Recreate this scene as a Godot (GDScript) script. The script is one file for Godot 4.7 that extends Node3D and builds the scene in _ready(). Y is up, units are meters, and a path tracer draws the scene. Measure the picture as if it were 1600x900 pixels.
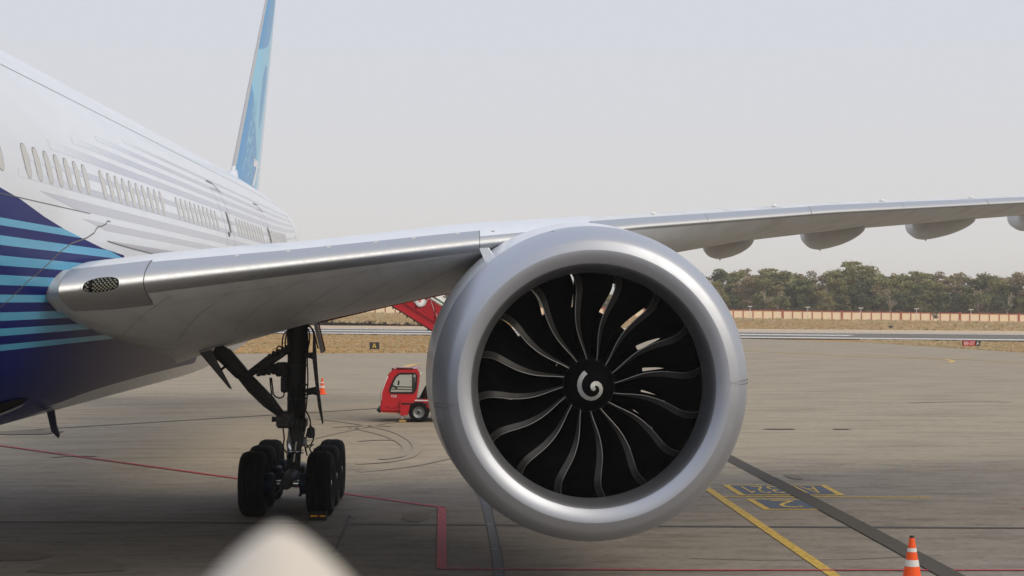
extends Node3D
# y up, metres. The fuselage axis runs along -z; d is the distance in front of the camera (-z), x the lateral place.

const FOCAL := 2620.0
const CX := -8.364
const CY := 5.368
const FR := 3.1
var M := {}
var rng := RandomNumberGenerator.new()
var used := {}

# ---------------------------------------------------------------- helpers
func numbered(called: String) -> String:
	if not used.has(called):
		used[called] = 0
		return called
	used[called] += 1
	return "%s_%03d" % [called, used[called]]

func tag(o: Node, label := "", category := "", group := "", kind := "") -> Node:
	if label: o.set_meta("label", label)
	if category: o.set_meta("category", category)
	if group: o.set_meta("group", group)
	if kind: o.set_meta("kind", kind)
	return o

func base(called: String, where := Vector3.ZERO, turn := 0.0) -> Node3D:
	var o := Node3D.new()
	o.name = numbered(called)
	add_child(o)
	o.position = where
	o.rotation.y = turn
	return o

func put(called: String, mesh: Mesh, m: Material, parent: Node = self, where := Vector3.ZERO) -> MeshInstance3D:
	var o := MeshInstance3D.new()
	if parent == self:
		o.name = numbered(called)
	else:
		var n := 0
		var want := called
		while parent.has_node(want):
			n += 1
			want = "%s_%03d" % [called, n]
		o.name = want
	o.mesh = mesh
	if m: o.material_override = m
	o.position = where
	parent.add_child(o)
	return o

func put_fast(called: String, k: int, mesh: Mesh, m: Material, parent: Node, where := Vector3.ZERO) -> MeshInstance3D:
	var o := MeshInstance3D.new()
	o.name = called if k == 0 else "%s_%03d" % [called, k]
	o.mesh = mesh
	if m: o.material_override = m
	o.position = where
	parent.add_child(o)
	return o

func st() -> SurfaceTool:
	var s := SurfaceTool.new()
	s.begin(Mesh.PRIMITIVE_TRIANGLES)
	return s

func done(s: SurfaceTool, flat := false) -> ArrayMesh:
	if flat: s.deindex()
	s.generate_normals()
	return s.commit()

func tri(s: SurfaceTool, a: Vector3, b: Vector3, c: Vector3) -> void:
	s.add_vertex(a); s.add_vertex(b); s.add_vertex(c)

func quad(s: SurfaceTool, a: Vector3, b: Vector3, c: Vector3, d: Vector3) -> void:
	tri(s, a, b, c); tri(s, a, c, d)

# rows of points -> a smooth skin; normals by differences
func skin(rows: Array, closed := false, flip := false) -> ArrayMesh:
	var nr := rows.size()
	var nc: int = rows[0].size()
	var v := PackedVector3Array()
	var n := PackedVector3Array()
	var uv := PackedVector2Array()
	for i in nr:
		for j in nc:
			v.append(rows[i][j])
			var a: Vector3 = rows[mini(i + 1, nr - 1)][j] - rows[maxi(i - 1, 0)][j]
			var j1 := j + 1
			var j0 := j - 1
			if closed:
				if j1 > nc - 1: j1 = 1
				if j0 < 0: j0 = nc - 2
			else:
				j1 = mini(j1, nc - 1); j0 = maxi(j0, 0)
			var b: Vector3 = rows[i][j1] - rows[i][j0]
			var c := a.cross(b)
			if c.length() < 1e-12: c = Vector3.UP
			n.append(c.normalized() * (-1.0 if flip else 1.0))
			uv.append(Vector2(float(j) / (nc - 1), float(i) / (nr - 1)))
	var ix := PackedInt32Array()
	for i in nr - 1:
		for j in nc - 1:
			var p := i * nc + j
			var q := p + nc
			if flip:
				ix.append_array([p, q, p + 1, p + 1, q, q + 1])
			else:
				ix.append_array([p, p + 1, q, p + 1, q + 1, q])
	var arr := []
	arr.resize(Mesh.ARRAY_MAX)
	arr[Mesh.ARRAY_VERTEX] = v
	arr[Mesh.ARRAY_NORMAL] = n
	arr[Mesh.ARRAY_TEX_UV] = uv
	arr[Mesh.ARRAY_INDEX] = ix
	var m := ArrayMesh.new()
	m.add_surface_from_arrays(Mesh.PRIMITIVE_TRIANGLES, arr)
	return m

func tube_rows(points: Array, radii: Array, sides := 12) -> Array:
	var rows := []
	var last := Vector3.ZERO
	for i in points.size():
		var t: Vector3 = (points[mini(i + 1, points.size() - 1)] - points[maxi(i - 1, 0)]).normalized()
		var u := t.cross(Vector3.UP if absf(t.y) < 0.95 else Vector3.RIGHT).normalized()
		if i > 0:
			u = (last - t * last.dot(t)).normalized()
		last = u
		var w := t.cross(u)
		var row := PackedVector3Array()
		for k in sides + 1:
			var a := TAU * k / sides
			row.append(points[i] + (u * cos(a) + w * sin(a)) * float(radii[i]))
		rows.append(row)
	return rows

func add_tube(s: SurfaceTool, points: Array, r, sides := 10, caps := true) -> void:
	var radii := []
	for i in points.size(): radii.append(r[i] if r is Array else r)
	var rows := tube_rows(points, radii, sides)
	for i in rows.size() - 1:
		for k in sides:
			quad(s, rows[i][k], rows[i + 1][k], rows[i + 1][k + 1], rows[i][k + 1])
	if caps:
		for k in sides:
			tri(s, points[0], rows[0][k], rows[0][k + 1])
			tri(s, points[-1], rows[-1][k + 1], rows[-1][k])

func tube(points: Array, r, sides := 12) -> ArrayMesh:
	var s := st()
	add_tube(s, points, r, sides)
	s.index()
	return done(s)

func add_box(s: SurfaceTool, at_: Vector3, size: Vector3, b := Basis.IDENTITY, bev := 0.0) -> void:
	var h := size * 0.5
	var e := minf(bev, minf(h.x, minf(h.y, h.z)) * 0.9)
	# chamfered box: each face inset by e, joined by strips and corner triangles
	var pt := func(sx: float, sy: float, sz: float, ax: int) -> Vector3:
		var v := Vector3(sx * h.x, sy * h.y, sz * h.z)
		if ax != 0: v.x -= sx * e
		if ax != 1: v.y -= sy * e
		if ax != 2: v.z -= sz * e
		return at_ + b * v
	for sg in [-1.0, 1.0]:
		quad(s, pt.call(sg, -1, -1, 0), pt.call(sg, -1, 1, 0), pt.call(sg, 1, 1, 0), pt.call(sg, 1, -1, 0))
		quad(s, pt.call(-1, sg, -1, 1), pt.call(1, sg, -1, 1), pt.call(1, sg, 1, 1), pt.call(-1, sg, 1, 1))
		quad(s, pt.call(-1, -1, sg, 2), pt.call(-1, 1, sg, 2), pt.call(1, 1, sg, 2), pt.call(1, -1, sg, 2))
	if e > 0.0:
		for p in [-1.0, 1.0]:
			for q in [-1.0, 1.0]:
				quad(s, pt.call(p, q, -1, 0), pt.call(p, q, 1, 0), pt.call(p, q, 1, 1), pt.call(p, q, -1, 1))
				quad(s, pt.call(p, -1, q, 0), pt.call(p, 1, q, 0), pt.call(p, 1, q, 2), pt.call(p, -1, q, 2))
				quad(s, pt.call(-1, p, q, 1), pt.call(1, p, q, 1), pt.call(1, p, q, 2), pt.call(-1, p, q, 2))
				for r in [-1.0, 1.0]:
					tri(s, pt.call(p, q, r, 0), pt.call(p, q, r, 1), pt.call(p, q, r, 2))

func box(at_: Vector3, size: Vector3, b := Basis.IDENTITY, bev := 0.0) -> ArrayMesh:
	var s := st()
	s.set_smooth_group(-1)
	add_box(s, at_, size, b, bev)
	return done(s)

# a polygon given in a plane, thickened along n
func add_prism(s: SurfaceTool, poly: Array, n: Vector3) -> void:
	var a := (poly[1] - poly[0] as Vector3).normalized()
	var b := n.normalized().cross(a).normalized()
	var flat := PackedVector2Array()
	for p in poly: flat.append(Vector2((p - poly[0]).dot(a), (p - poly[0]).dot(b)))
	var ix := Geometry2D.triangulate_polygon(flat)
	s.set_smooth_group(-1)
	for k in range(0, ix.size(), 3):
		tri(s, poly[ix[k]], poly[ix[k + 1]], poly[ix[k + 2]])
		tri(s, poly[ix[k]] + n, poly[ix[k + 2]] + n, poly[ix[k + 1]] + n)
	for k in poly.size():
		var p: Vector3 = poly[k]
		var q: Vector3 = poly[(k + 1) % poly.size()]
		quad(s, p, q, q + n, p + n)

func prism(poly: Array, n: Vector3) -> ArrayMesh:
	var s := st()
	add_prism(s, poly, n)
	return done(s)

# profile of (radius, along) turned round the z axis, with a moving centre
func lathe(profile: Array, sides: int, shift: Variant = null, flip := false, a0 := 0.0, a1 := TAU) -> ArrayMesh:
	var rows := []
	for p in profile:
		var row := PackedVector3Array()
		var c := Vector3(0, 0, p.y)
		if shift != null:
			var fnc: Callable = shift
			var o: Vector2 = fnc.call(p.y)
			c += Vector3(o.x, o.y, 0)
		for k in sides + 1:
			var a := a0 + (a1 - a0) * k / sides
			row.append(c + Vector3(cos(a), sin(a), 0) * p.x)
		rows.append(row)
	return skin(rows, absf(a1 - a0 - TAU) < 1e-4, flip)

func col(r: float, g: float, b: float) -> Color:
	return Color(r / 255.0, g / 255.0, b / 255.0)

func mat(c: Color, rough := 0.6, metal := 0.0) -> StandardMaterial3D:
	var m := StandardMaterial3D.new()
	m.albedo_color = c
	m.roughness = rough
	m.metallic = metal
	return m

func noise_tex(seed_: int, freq: float, oct: int, ramp: Array, w := 512, h := 512, normal := false, strength := 4.0) -> NoiseTexture2D:
	var n := FastNoiseLite.new()
	n.seed = seed_
	n.noise_type = FastNoiseLite.TYPE_SIMPLEX_SMOOTH
	n.frequency = freq
	n.fractal_octaves = oct
	var t := NoiseTexture2D.new()
	t.width = w; t.height = h
	t.seamless = true
	t.noise = n
	if normal:
		t.as_normal_map = true
		t.bump_strength = strength
	elif ramp.size():
		var g := Gradient.new()
		var off := PackedFloat32Array()
		var cs := PackedColorArray()
		for k in ramp.size():
			off.append(ramp[k][0]); cs.append(ramp[k][1])
		g.offsets = off; g.colors = cs
		t.color_ramp = g
	return t

func tri_tex(m: StandardMaterial3D, t: Texture2D, scale: Vector3, world := true) -> void:
	m.albedo_texture = t
	m.uv1_triplanar = true
	m.uv1_world_triplanar = world
	m.uv1_scale = scale

func detail(m: StandardMaterial3D, t: Texture2D, scale: Vector3) -> void:
	m.detail_enabled = true
	m.detail_albedo = t
	m.detail_blend_mode = BaseMaterial3D.BLEND_MODE_MUL
	m.detail_uv_layer = BaseMaterial3D.DETAIL_UV_2
	m.uv2_triplanar = true
	m.uv2_world_triplanar = true
	m.uv2_scale = scale

func grey(v: float) -> Color: return Color(v, v, v)

# ---------------------------------------------------------------- surveying: pixel of the 1600 x 900 photograph -> direction
var fw: Vector3
var rt: Vector3
var upv: Vector3
const EYE := Vector3(0, 4.4, 0)

func survey() -> void:
	var a := atan(70.0 / FOCAL)
	var p := atan(18.5 / FOCAL * cos(a))
	fw = Vector3(sin(a) * cos(p), sin(p), -cos(a) * cos(p))
	rt = Vector3(cos(a), 0, sin(a))
	upv = rt.cross(fw)

func at(x: float, y: float, d: float) -> Vector3:
	var v := fw + rt * ((x - 800.0) / FOCAL) - upv * ((y - 450.0) / FOCAL)
	return EYE + v / -v.z * d

func gp(x: float, y: float, h := 0.0) -> Vector3:
	var v := fw + rt * ((x - 800.0) / FOCAL) - upv * ((y - 450.0) / FOCAL)
	return EYE + v * ((h - EYE.y) / v.y)

func ss(a: float, b: float, x: float) -> float:
	return smoothstep(a, b, x)

func lerp_table(t: Array, x: float, k: int) -> float:
	if x <= t[0][0]: return t[0][k]
	for i in t.size() - 1:
		if x <= t[i + 1][0]:
			return lerpf(t[i][k], t[i + 1][k], (x - t[i][0]) / (t[i + 1][0] - t[i][0]))
	return t[-1][k]

# ---------------------------------------------------------------- the airliner's body
func fus(d: float) -> Vector2:   # radius, height of the axis
	if d < 4.0:
		var k := clampf((4.0 - d) / 10.0, 0.0, 1.0)
		var r0 := maxf(FR * sqrt(maxf(1.0 - k * k, 0.0)), 0.02)
		return Vector2(r0, CY - k * k * 0.9)
	var t := clampf((d - 44.0) / 32.0, 0.0, 1.0)
	var r := FR * (1.0 - pow(t, 1.8) * 0.84)
	return Vector2(r, CY + (FR - r) - 0.25 * t * t)

func hull(d: float, th: float, off := 0.0) -> Vector3:
	var f := fus(d)
	var r := f.x + off
	return Vector3(CX + r * cos(deg_to_rad(th)), f.y + r * sin(deg_to_rad(th)), -d)

# a strip on the hull: rows of [d, upper angle, lower angle]
func hull_band(rows: Array, off: float, nt := 4) -> ArrayMesh:
	var out := []
	for i in rows.size() - 1:
		var a: Array = rows[i]
		var b: Array = rows[i + 1]
		var n := maxi(1, int(ceil(maxf(absf(b[0] - a[0]) / 0.8, maxf(absf(b[1] - a[1]), absf(b[2] - a[2]))))))
		for k in n + (1 if i == rows.size() - 2 else 0):
			var f := float(k) / n
			var row := PackedVector3Array()
			for j in nt + 1:
				row.append(hull(lerpf(a[0], b[0], f), lerpf(lerpf(a[1], b[1], f), lerpf(a[2], b[2], f), float(j) / nt), off))
			out.append(row)
	return skin(out)

# a thin line on the hull through points [d, angle]
func hull_line(pts: Array, width: float, off := 0.0036) -> ArrayMesh:
	var dense := []
	for i in pts.size() - 1:
		var n := maxi(1, int(ceil(maxf(absf(pts[i + 1][0] - pts[i][0]) / 0.6, absf(pts[i + 1][1] - pts[i][1]) / 2.0))))
		for k in n:
			dense.append([lerpf(pts[i][0], pts[i + 1][0], float(k) / n), lerpf(pts[i][1], pts[i + 1][1], float(k) / n)])
	dense.append(pts[-1])
	var rows := []
	for i in dense.size():
		var p := hull(dense[i][0], dense[i][1], off)
		var t := hull(dense[mini(i + 1, dense.size() - 1)][0], dense[mini(i + 1, dense.size() - 1)][1], off) - hull(dense[maxi(i - 1, 0)][0], dense[maxi(i - 1, 0)][1], off)
		var f := fus(dense[i][0])
		var nrm := (p - Vector3(CX, f.y, p.z)).normalized()
		var w := t.normalized().cross(nrm).normalized() * width * 0.5
		rows.append(PackedVector3Array([p - w, p + w]))
	return skin(rows)

# ---------------------------------------------------------------- the wing: lateral place L, chord fraction s
var LE := [[-6.6,30.0,3.9],[-6.2,29.0,4.05],[-5.85,24.6,4.26],[-5.6,22.2,4.42],[-5.42,21.68,4.48],[-5.2,21.52,4.5],[-4.25,22.26,4.635],[0.195,25.59,5.25],[2.84,27.58,5.595],[6.62,30.41,5.99],[11.25,33.88,6.38],[16.0,37.0,6.75],[27.5,44.2,7.75]]
var TE := [[-6.6, 36.9, 2.92], [-5.3, 37.0, 3.36], [-3.4, 37.0, 3.90], [-0.42, 37.2, 4.62], [2.5, 37.8, 5.16], [5.58, 38.5, 5.66], [8.07, 39.2, 5.99], [13.45, 40.5, 6.48], [27.5, 46.2, 7.75]]
var TH := [[-6.6,0.46,0.30,0.10,0.04],[-5.5,0.45,0.30,0.18,0.10],[-4.9,0.44,0.30,0.28,0.15],[-4.25,0.44,0.30,0.30,0.16],[-2.5,0.36,0.28,0.24,0.20],[0.0,0.32,0.28,0.17,0.22],[3.0,0.24,0.18,0.13,0.18],[6.0,0.22,0.12,0.10,0.07],[11.0,0.18,0.06,0.08,0.06],[16.0,0.16,0.05,0.08,0.05],[27.5,0.08,0.03,0.06,0.03]]

func naca(s: float) -> float:
	return 10.0 * (0.2969 * sqrt(s) - 0.126 * s - 0.3516 * s * s + 0.2843 * s * s * s - 0.1036 * s * s * s * s)

# t from -1 (trailing edge, underneath) through 0 (leading edge) to 1 (trailing edge, on top)
func wing(L: float, t: float, off := 0.0) -> Vector3:
	var s := t * t if absf(t) < 1.0 else 1.0
	var le := Vector2(lerp_table(LE, L, 1), lerp_table(LE, L, 2))
	var te := Vector2(lerp_table(TE, L, 1), lerp_table(TE, L, 2))
	var c := le.lerp(te, s)
	var h := naca(s)
	var hump := sin(PI * pow(s, 0.72))
	var y := c.y + (h * (lerp_table(TH, L, 1) + off) + hump * lerp_table(TH, L, 2) if t >= 0.0 else -h * (lerp_table(TH, L, 3) + off) - hump * lerp_table(TH, L, 4))
	var d := c.x - off * (1.0 - clampf(s * 30.0, 0.0, 1.0))
	return Vector3(L, y, -d)

func wing_patch(l0: float, l1: float, t0: float, t1: float, off: float, nl := 0, nt := 24) -> ArrayMesh:
	var rows := []
	var n := nl if nl > 0 else maxi(2, int(absf(l1 - l0) / 0.45))
	for i in n + 1:
		var row := PackedVector3Array()
		var L := lerpf(l0, l1, float(i) / n)
		for j in nt + 1: row.append(wing(L, lerpf(t0, t1, float(j) / nt), off))
		rows.append(row)
	return skin(rows, false, true)

func wing_line(pts: Array, w: float, off := 0.012) -> ArrayMesh:
	var rows := []
	for i in pts.size() - 1:
		for k in 9:
			var f := k / 8.0
			var p := wing(lerpf(pts[i][0], pts[i + 1][0], f), lerpf(pts[i][1], pts[i + 1][1], f), off)
			var q := wing(lerpf(pts[i][0], pts[i + 1][0], f + 0.02), lerpf(pts[i][1], pts[i + 1][1], f + 0.02), off)
			var n := wing(lerpf(pts[i][0], pts[i + 1][0], f), lerpf(pts[i][1], pts[i + 1][1], f), off + 0.2) - p
			var side := (q - p).cross(n).normalized() * w * 0.5
			rows.append(PackedVector3Array([p - side, p + side]))
	return skin(rows)

func materials() -> void:
	var faint := noise_tex(11, 0.012, 4, [[0.0, grey(0.96)], [0.5, grey(0.985)], [1.0, grey(1.0)]])
	var rough := noise_tex(12, 0.02, 4, [[0.0, grey(0.42)], [1.0, grey(0.6)]])
	M.white = mat(col(222, 227, 235), 0.32)
	tri_tex(M.white, faint, Vector3(0.3, 0.3, 0.08))
	M.white.clearcoat_enabled = true; M.white.clearcoat = 0.25; M.white.clearcoat_roughness = 0.08
	M.stripe_grey = mat(col(178, 181, 194), 0.3)
	M.stripe_grey.clearcoat_enabled = true; M.stripe_grey.clearcoat = 0.6; M.stripe_grey.clearcoat_roughness = 0.08
	M.navy = mat(col(4, 25, 104), 0.28)
	M.navy.metallic_specular = 0.12
	M.sky_blue = mat(col(84, 168, 210), 0.25)
	M.sky_blue.metallic_specular = 0.25
	M.wing_grey = mat(col(222, 225, 226), 0.42)
	tri_tex(M.wing_grey, noise_tex(13, 0.01, 5, [[0.0, grey(0.84)], [0.45, grey(0.96)], [1.0, grey(1.0)]]), Vector3(0.35, 0.35, 0.06))
	M.seam = mat(col(104, 103, 102), 0.7)
	M.seam_soft = mat(col(150, 150, 150), 0.7)
	M.seam_faint = mat(col(186, 187, 186), 0.6)
	M.metal = mat(col(190, 193, 198), 0.3, 0.95)
	M.metal.roughness_texture = rough
	M.metal.uv1_triplanar = true; M.metal.uv1_scale = Vector3(0.8, 0.8, 0.8)
	M.metal.roughness = 1.0
	M.lip = mat(col(187, 191, 200), 1.0, 0.8)
	M.lip.roughness_texture = noise_tex(14, 0.01, 5, [[0.0, grey(0.43)], [1.0, grey(0.53)]])
	M.lip.uv1_triplanar = true; M.lip.uv1_scale = Vector3(0.5, 0.5, 0.5)
	M.liner = mat(col(150, 152, 158), 0.45, 0.85)
	M.black = mat(col(13, 13, 15), 0.55)
	M.black.metallic_specular = 0.2
	M.nose = mat(col(190, 190, 188), 0.35, 0.8)
	M.blade = mat(col(9, 10, 12), 0.6)
	M.blade.metallic_specular = 0.1
	M.blade_edge = mat(col(98, 97, 95), 0.45, 0.7)
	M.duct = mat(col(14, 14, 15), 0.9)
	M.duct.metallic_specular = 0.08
	M.swirl = mat(col(205, 207, 204), 0.5)
	M.gear = mat(col(112, 114, 114), 0.5, 0.2)
	tri_tex(M.gear, noise_tex(15, 0.02, 4, [[0.0, grey(0.45)], [0.5, grey(0.8)], [1.0, grey(1.0)]]), Vector3(1, 1, 1))
	M.gear_dark = mat(col(74, 75, 75), 0.55, 0.1)
	M.chrome = mat(col(205, 205, 208), 0.15, 1.0)
	M.tyre = mat(col(24, 24, 25), 0.85)
	M.tyre.metallic_specular = 0.25
	M.rim = mat(col(140, 141, 144), 0.45, 0.6)
	M.hose = mat(col(22, 22, 23), 0.5)
	M.brake_blue = mat(col(26, 40, 70), 0.5)
	M.door_grey = mat(col(120, 118, 116), 0.5)
	M.door_edge = mat(col(205, 200, 202), 0.5)
	M.window_frame = mat(col(128, 127, 125), 0.6)
	M.pane = mat(col(192, 191, 186), 0.25)
	M.red = mat(col(196, 14, 32), 0.32)
	M.red.clearcoat_enabled = true; M.red.clearcoat = 0.5
	M.red_dark = mat(col(150, 16, 32), 0.4)
	M.rubber = mat(col(20, 20, 21), 0.7)
	M.glass = mat(Color(0.75, 0.85, 0.82, 0.12), 0.05)
	M.glass.transparency = BaseMaterial3D.TRANSPARENCY_ALPHA
	M.orange = mat(col(255, 92, 24), 0.5)
	M.reflective = mat(col(225, 225, 222), 0.4)
	M.yellow_paint = mat(col(208, 174, 76), 0.85)
	tri_tex(M.yellow_paint, noise_tex(16, 0.03, 4, [[0.0, grey(0.55)], [0.4, grey(0.9)], [1.0, grey(1.0)]]), Vector3(0.4, 0.4, 0.4))
	M.red_paint = mat(col(190, 62, 74), 0.75)
	tri_tex(M.red_paint, noise_tex(17, 0.03, 4, [[0.0, grey(0.55)], [0.4, grey(0.9)], [1.0, grey(1.0)]]), Vector3(0.4, 0.4, 0.4))
	M.white_paint = mat(col(232, 230, 226), 0.7)
	M.black_paint = mat(col(84, 81, 77), 0.95)
	M.black_paint.metallic_specular = 0.2
	M.tar = mat(col(66, 64, 62), 0.8)
	M.panel_blue = mat(col(66, 76, 92), 0.8)

func _ready() -> void:
	rng.seed = 7
	survey()
	# camera
	var cam := Camera3D.new()
	cam.name = "camera"
	cam.far = 6000.0
	cam.near = 0.05
	cam.fov = rad_to_deg(2.0 * atan(450.0 / FOCAL))
	var lens := CameraAttributesPhysical.new()
	lens.frustum_focal_length = 69.87
	lens.frustum_focus_distance = 27.0
	lens.exposure_aperture = 7.6
	cam.attributes = lens
	add_child(cam)
	cam.fov = rad_to_deg(2.0 * atan(450.0 / FOCAL))
	cam.position = EYE
	cam.basis = Basis(rt, upv, -fw)
	cam.current = true
	# sky
	var e := Environment.new()
	e.background_mode = Environment.BG_SKY
	var sk := ProceduralSkyMaterial.new()
	sk.sky_top_color = col(206, 215, 235)
	sk.sky_horizon_color = col(223, 219, 213)
	sk.sky_curve = 0.14
	sk.ground_horizon_color = col(200, 192, 180)
	sk.ground_bottom_color = col(150, 142, 130)
	sk.sun_angle_max = 40.0
	sk.sun_curve = 0.12
	e.sky = Sky.new()
	e.sky.sky_material = sk
	e.tonemap_mode = Environment.TONE_MAPPER_LINEAR
	e.tonemap_exposure = 1.0
	# morning haze
	e.fog_enabled = true
	e.fog_density = 0.0004
	e.fog_light_color = col(232, 230, 228)
	e.sdfgi_enabled = true
	e.ssao_enabled = true
	e.ssil_enabled = true
	var we := WorldEnvironment.new()
	we.name = "world_environment"
	we.environment = e
	add_child(we)
	# a hazy sun, high on the right and slightly behind the camera
	var sun := DirectionalLight3D.new()
	sun.name = "sun"
	sun.light_energy = 0.6
	sun.light_color = col(255, 246, 232)
	sun.light_angular_distance = 46.0
	sun.shadow_enabled = true
	add_child(sun)
	sun.look_at_from_position(Vector3(0.60, 0.68, 0.42) * 50.0, Vector3.ZERO)
	sun.position = Vector3.ZERO
	materials()
	setting()
	airliner()
	stair_truck()
	field()
	trees()
	small_things()

# ================================================================ the setting
func sheet(called: String, pts: Array, m: Material, y: float, parent: Node = self) -> MeshInstance3D:
	var flat := PackedVector2Array()
	for p in pts: flat.append(Vector2(p.x, p.z))
	var ix := Geometry2D.triangulate_polygon(flat)
	var s := st()
	for k in range(0, ix.size(), 3):
		var a := flat[ix[k]]
		var b := flat[ix[k + 1]]
		var c := flat[ix[k + 2]]
		if (b - a).cross(c - a) < 0.0:
			var t := b; b = c; c = t
		for p in [a, b, c]:
			s.set_normal(Vector3.UP)
			s.set_uv(p)
			s.add_vertex(Vector3(p.x, y + (lift if parent != self else 0.0), p.y))
	return put(called, s.commit(), m, parent)

var lift := 0.0

# a painted strip on the ground through points
func strip(called: String, pts: Array, w: float, m: Material, y: float, parent: Node) -> MeshInstance3D:
	var s := st()
	var l := []
	var r := []
	for i in pts.size():
		var a: Vector3 = pts[maxi(i - 1, 0)]
		var b: Vector3 = pts[mini(i + 1, pts.size() - 1)]
		var t := (b - a) * Vector3(1, 0, 1)
		var n := Vector3(t.z, 0, -t.x).normalized() * w * 0.5
		l.append(Vector3(pts[i].x, y + lift, pts[i].z) - n)
		r.append(Vector3(pts[i].x, y + lift, pts[i].z) + n)
	for i in pts.size() - 1:
		for v in [l[i], r[i], r[i + 1], l[i], r[i + 1], l[i + 1]]:
			s.set_normal(Vector3.UP)
			s.add_vertex(v)
	return put(called, s.commit(), m, parent)

func V(x: float, d: float, h := 0.0) -> Vector3: return Vector3(x, h, -d)

var run_a: Vector3
var run_t: Vector3

func setting() -> void:
	# open dry land to the horizon
	M.dry = mat(col(224, 200, 160), 0.95)
	M.dry.metallic_specular = 0.2
	tri_tex(M.dry, noise_tex(21, 0.01, 5, [[0.0, col(150, 130, 90)], [0.4, col(215, 190, 145)], [0.7, col(235, 205, 160)], [1.0, col(255, 235, 200)]]), Vector3(0.006, 1, 0.03))
	detail(M.dry, noise_tex(22, 0.05, 4, [[0.0, grey(0.7)], [1.0, grey(1.0)]]), Vector3(0.05, 1, 0.12))
	var land := sheet("ground", [V(-3000, -3000), V(3000, -3000), V(3000, 4000), V(-3000, 4000)], M.dry, -0.06)
	tag(land, "", "", "", "structure")
	# concrete apron
	M.concrete = mat(col(169, 158, 140), 0.95)
	M.concrete.metallic_specular = 0.25
	tri_tex(M.concrete, noise_tex(23, 0.012, 6, [[0.0, grey(0.84)], [0.35, grey(0.94)], [0.6, grey(0.975)], [1.0, grey(1.0)]], 1024, 1024), Vector3(0.014, 1, 0.06))
	detail(M.concrete, noise_tex(24, 0.03, 5, [[0.0, grey(0.84)], [0.4, grey(0.96)], [1.0, grey(1.0)]], 1024, 1024), Vector3(0.06, 1, 0.16))
	var apron := sheet("apron", [V(-260, -120), V(300, -120), V(300, 150), gp(1600, 551), gp(1345, 534.5), gp(900, 521.5), gp(760, 540), gp(690, 551.5), gp(430, 552.5), V(-260, 139)], M.concrete, 0.0)
	tag(apron, "", "", "", "structure")
	# near concrete painted darker in place of a soft ground shadow
	M.shade_ground = mat(col(148, 141, 132), 0.95)
	M.shade_ground.metallic_specular = 0.25
	tri_tex(M.shade_ground, noise_tex(25, 0.012, 6, [[0.0, grey(0.8)], [0.35, grey(0.92)], [0.6, grey(0.97)], [1.0, grey(1.0)]], 1024, 1024), Vector3(0.04, 1, 0.12))
	detail(M.shade_ground, noise_tex(26, 0.03, 5, [[0.0, grey(0.8)], [0.4, grey(0.95)], [1.0, grey(1.0)]], 1024, 1024), Vector3(0.12, 1, 0.25))
	# painted shade with a soft, wandering edge: each darker layer reaches less far out
	var shade_ground: MeshInstance3D
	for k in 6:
		var m: StandardMaterial3D = M.shade_ground
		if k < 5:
			m = M.shade_ground.duplicate()
			m.albedo_color = M.concrete.albedo_color.lerp(M.shade_ground.albedo_color, (k + 1) / 6.0)
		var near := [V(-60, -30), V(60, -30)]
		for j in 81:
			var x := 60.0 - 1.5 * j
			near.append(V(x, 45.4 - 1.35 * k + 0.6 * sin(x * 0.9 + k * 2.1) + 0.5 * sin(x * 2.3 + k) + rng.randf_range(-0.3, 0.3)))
		shade_ground = sheet("shade_painted_ground", near, m, 0.002 * (k + 1))
		tag(shade_ground, "", "", "", "structure")
	lift = 0.012
	# joints and old lines in the slabs
	strip("slab_joint", [gp(-250, 816), gp(300, 818), gp(480, 819.5)], 0.2, M.tar, 0.008, shade_ground)
	strip("slab_joint", [gp(547, 820), gp(900, 823), gp(1900, 828)], 0.2, M.tar, 0.008, shade_ground)
	strip("slab_joint", [gp(480, 806.5), gp(547, 806.5)], 0.05, M.tar, 0.008, shade_ground)
	strip("slab_joint", [gp(1080, 874), gp(1180, 877), gp(1330, 876), gp(1470, 869)], 0.03, M.tar, 0.008, shade_ground)
	strip("slab_crack", [gp(546, 807), gp(543, 815), gp(540, 824), gp(536, 834), gp(530, 846), gp(526, 856), gp(520, 866)], 0.05, M.tar, 0.008, shade_ground)
	strip("slab_crack", [gp(546, 807), gp(551, 812), gp(556, 814)], 0.03, M.tar, 0.008, shade_ground)
	strip("old_line", [gp(-300, 690.5), gp(0, 675), gp(600, 638), gp(900, 622)], 0.16, M.tar, 0.004, apron)
	# blacked-out line running under the engine
	strip("blacked_out_line", [gp(1120, 706), gp(1200, 748)], 0.42, M.black_paint, 0.004, apron)
	strip("blacked_out_line", [gp(1199, 747.5), gp(1340, 822), gp(1520, 920), gp(1700, 1030)], 0.42, M.black_paint, 0.018, shade_ground)
	# red stand boundary
	strip("red_line", [gp(-200, 671), gp(0, 697), gp(370, 748.5)], 0.14, M.red_paint, 0.012, shade_ground)
	strip("red_line", [gp(370, 748.5), gp(525, 770.5), gp(696, 795)], 0.14, M.red_paint, 0.012, shade_ground)
	strip("red_line", [gp(690.5, 794), gp(690, 889)], 0.17, M.red_paint, 0.012, shade_ground)
	strip("red_line", [gp(683, 890.5), gp(1100, 893), gp(1900, 893)], 0.1, M.red_paint, 0.016, shade_ground)
	strip("red_line", [gp(1595, 796.5), gp(1700, 796)], 0.1, M.red_paint, 0.012, shade_ground)
	# yellow lead-in line and stop bar
	strip("yellow_line", [gp(1060, 736), gp(1110, 768), gp(1300, 899), gp(1450, 1003)], 0.2, M.yellow_paint, 0.012, shade_ground)
	strip("yellow_line", [gp(1122, 777), gp(1455, 778.5)], 0.13, M.yellow_paint, 0.008, shade_ground)
	mark_box(shade_ground, [gp(1128, 758.5), gp(1290, 759), gp(1321, 775.3), gp(1155, 775.2)], "AB 321")
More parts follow.
